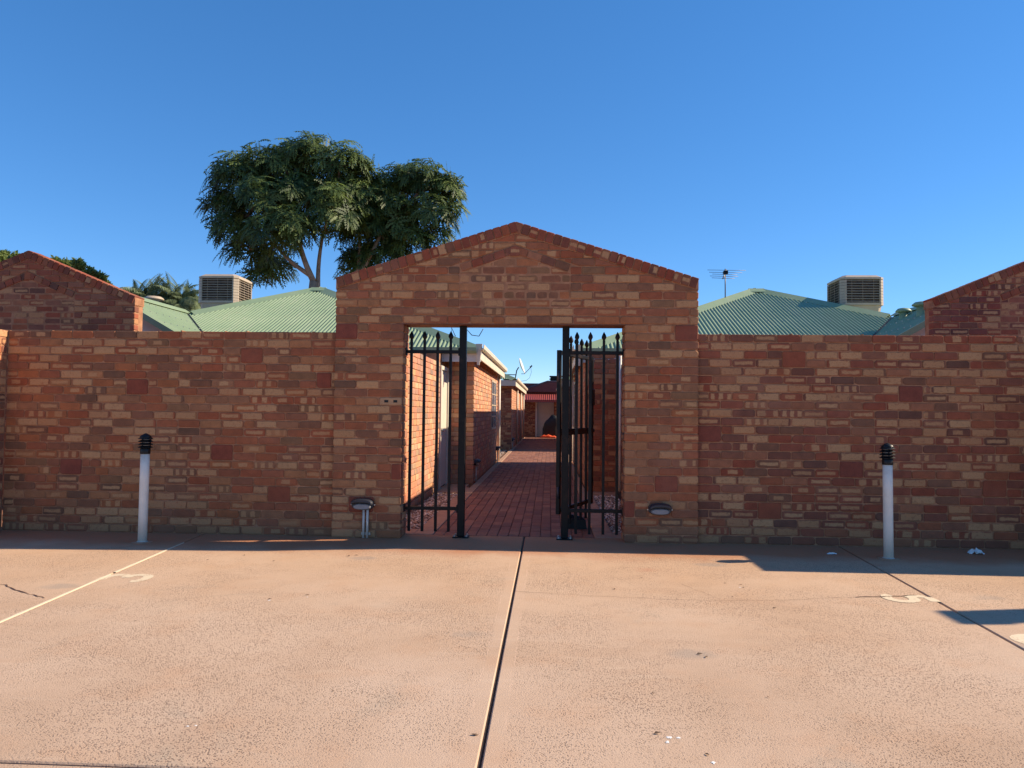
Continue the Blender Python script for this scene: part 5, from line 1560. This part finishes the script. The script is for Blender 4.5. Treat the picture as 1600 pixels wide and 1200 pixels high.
LEAF_LABELS = {
 (382, 868): 'dry leaf on the sunlit concrete just below the two streaks of light', (325, 875): 'dry leaf near the upper end of the cream joint line',
 (428, 877): 'dry leaf on the concrete in front of the left pier', (545, 869): 'curled dry leaf touching the shadow edge before the left pier', (557, 868): 'second dry leaf at the shadow edge before the left pier',
 (480, 930): 'dry leaf with a white fleck beside it in the middle of the left bay', (421, 937): 'dry leaf touching a white splash on the left bay, left of another leaf',
 (211, 971): 'dark leaf scrap below the painted 3', (236, 973): 'fainter leaf scrap right of the scrap below the painted 3',
 (1133, 912): 'leaf scrap farthest from the camera in the cluster right of the middle joint', (1157, 914): 'leaf scrap beside the white splash in the cluster below the bollard shadow', (1161, 919): 'darkest leaf scrap of the cluster below the bollard shadow', (1144, 933): 'leaf scrap just above the thin crack', (1171, 923): 'small leaf scrap right of the cluster below the bollard shadow',
 (938, 870): 'tiny leaf scrap near the shadow edge before the right pier', (1002, 903): 'leaf scrap by itself between the middle joint and the cluster',
 (1093, 1023): 'larger of two flat dark leaves lying together on the right bay', (1104, 1027): 'smaller of two flat dark leaves lying together on the right bay',
 (1027, 1147): 'dark leaf beside the group of white splashes near the camera', (1105, 1180): 'dark leaf by the lowest white splash near the camera', (1020, 1084): 'leaf scrap above the group of white splashes',
 (742, 1149): 'dark leaf lying against the middle joint close to the camera', (1210, 951): 'leaf scrap on the right bay just below the thin crack', (960, 921): 'leaf scrap left of the middle of the right bay near the crack'}
LEAF_LABELS.update({(410, 832): '', (700, 990): 'tiny leaf scrap on the left bay near the middle joint', (330, 1010): 'tiny leaf scrap low on the left bay under the painted 3', (520, 1080): 'tiny leaf scrap low in the middle of the left bay', (1200, 1090): 'tiny leaf scrap low on the right bay, right of the white splashes'})
leaf_spots = [(410, 832, 0), (382, 868, .02), (325, 875, .018), (428, 877, .018), (545, 869, .025), (557, 868, .02), (480, 930, .02), (421, 937, .02), (211, 971, .014), (236, 973, .012),
              (1133, 912, .016), (1157, 914, .016), (1161, 919, .018), (1144, 933, .014), (1171, 923, .010), (938, 870, .012), (1002, 903, .014), (1093, 1023, .022), (1104, 1027, .022), (1027, 1147, .020), (1105, 1180, .016), (1020, 1084, .012),
              (960, 921, .02), (1200, 1090, .010), (742, 1149, .022), (1210, 951, .018), (700, 990, .012), (330, 1010, .010), (520, 1080, .010)]
for i, (px, py, q) in enumerate(leaf_spots):
    if q == 0: continue
    d = px_to(px, py, 1.0) - Vector((0, 0, CAM_H)); k = -CAM_H / d.z; p = Vector((0, 0, CAM_H)) + d * k
    mb = MB(); L = q * .8; W = q * .33; h1 = rnd.uniform(.12, .35) * q
    mb.v = [(-L, 0, .003), (-L * .3, W, .003 + h1), (L * .4, W * .8, .003 + h1 * .7), (L, 0, .006), (L * .4, -W * .8, .004 + h1 * .5), (-L * .3, -W, .003 + h1 * .4), (0, 0, .004)]
    for a, b in ((0, 1), (1, 2), (2, 3), (3, 4), (4, 5), (5, 0)): mb.face([6, a, b])
    o = mb.build('dry_leaf', M_DRYLEAF, None, (p.x, p.y, 0), (0, 0, rnd.uniform(0, 6.28)), fix=False)
    tag(o, LEAF_LABELS.get((px, py), 'tiny dark scrap of dry leaf lying alone on the sunlit concrete'), 'leaf', 'dry leaves on the concrete')
for i, (px, py, q) in enumerate([(1045, 1152, .022), (1060, 1153, .016), (1043, 1160, .018), (1114, 1192, .018), (421, 938, .016), (480, 933, .012), (293, 1135, .012), (306, 1134, .010), (1156, 918, .016)]):
    d = px_to(px, py, 1.0) - Vector((0, 0, CAM_H)); k = -CAM_H / d.z; p = Vector((0, 0, CAM_H)) + d * k
    mb = MB(); n = 11; ring = [(math.cos(k2 * 6.283 / n) * q * .55 * rnd.uniform(.5, 1.3), math.sin(k2 * 6.283 / n) * q * .6 * rnd.uniform(.4, 1.5)) for k2 in range(n)]
    mb.v = [(a, b, .0012) for a, b in ring] + [(a * .6, b * .6, .002) for a, b in ring]
    for k2 in range(n): mb.face([k2, (k2 + 1) % n, n + (k2 + 1) % n, n + k2])
    mb.face([n + k2 for k2 in range(n)])
    o = mb.build('bird_dropping', M_PAPER, None, (p.x, p.y, 0), (0, 0, 0), fix=False)
    tag(o, ['largest white splash of the group near the camera on the right bay', 'white splash at the right of the group near the camera', 'white splash below the others in the group near the camera', 'single white splash nearest the camera on the right bay', 'white splash beside the dry leaf on the left bay', 'white fleck under the dry leaf in the middle of the left bay', 'left one of a pair of white flecks low on the left bay', 'right one of a pair of white flecks low on the left bay', 'white splash among the leaf scraps below the bollard shadow'][i], 'splash', 'white splashes on the concrete')
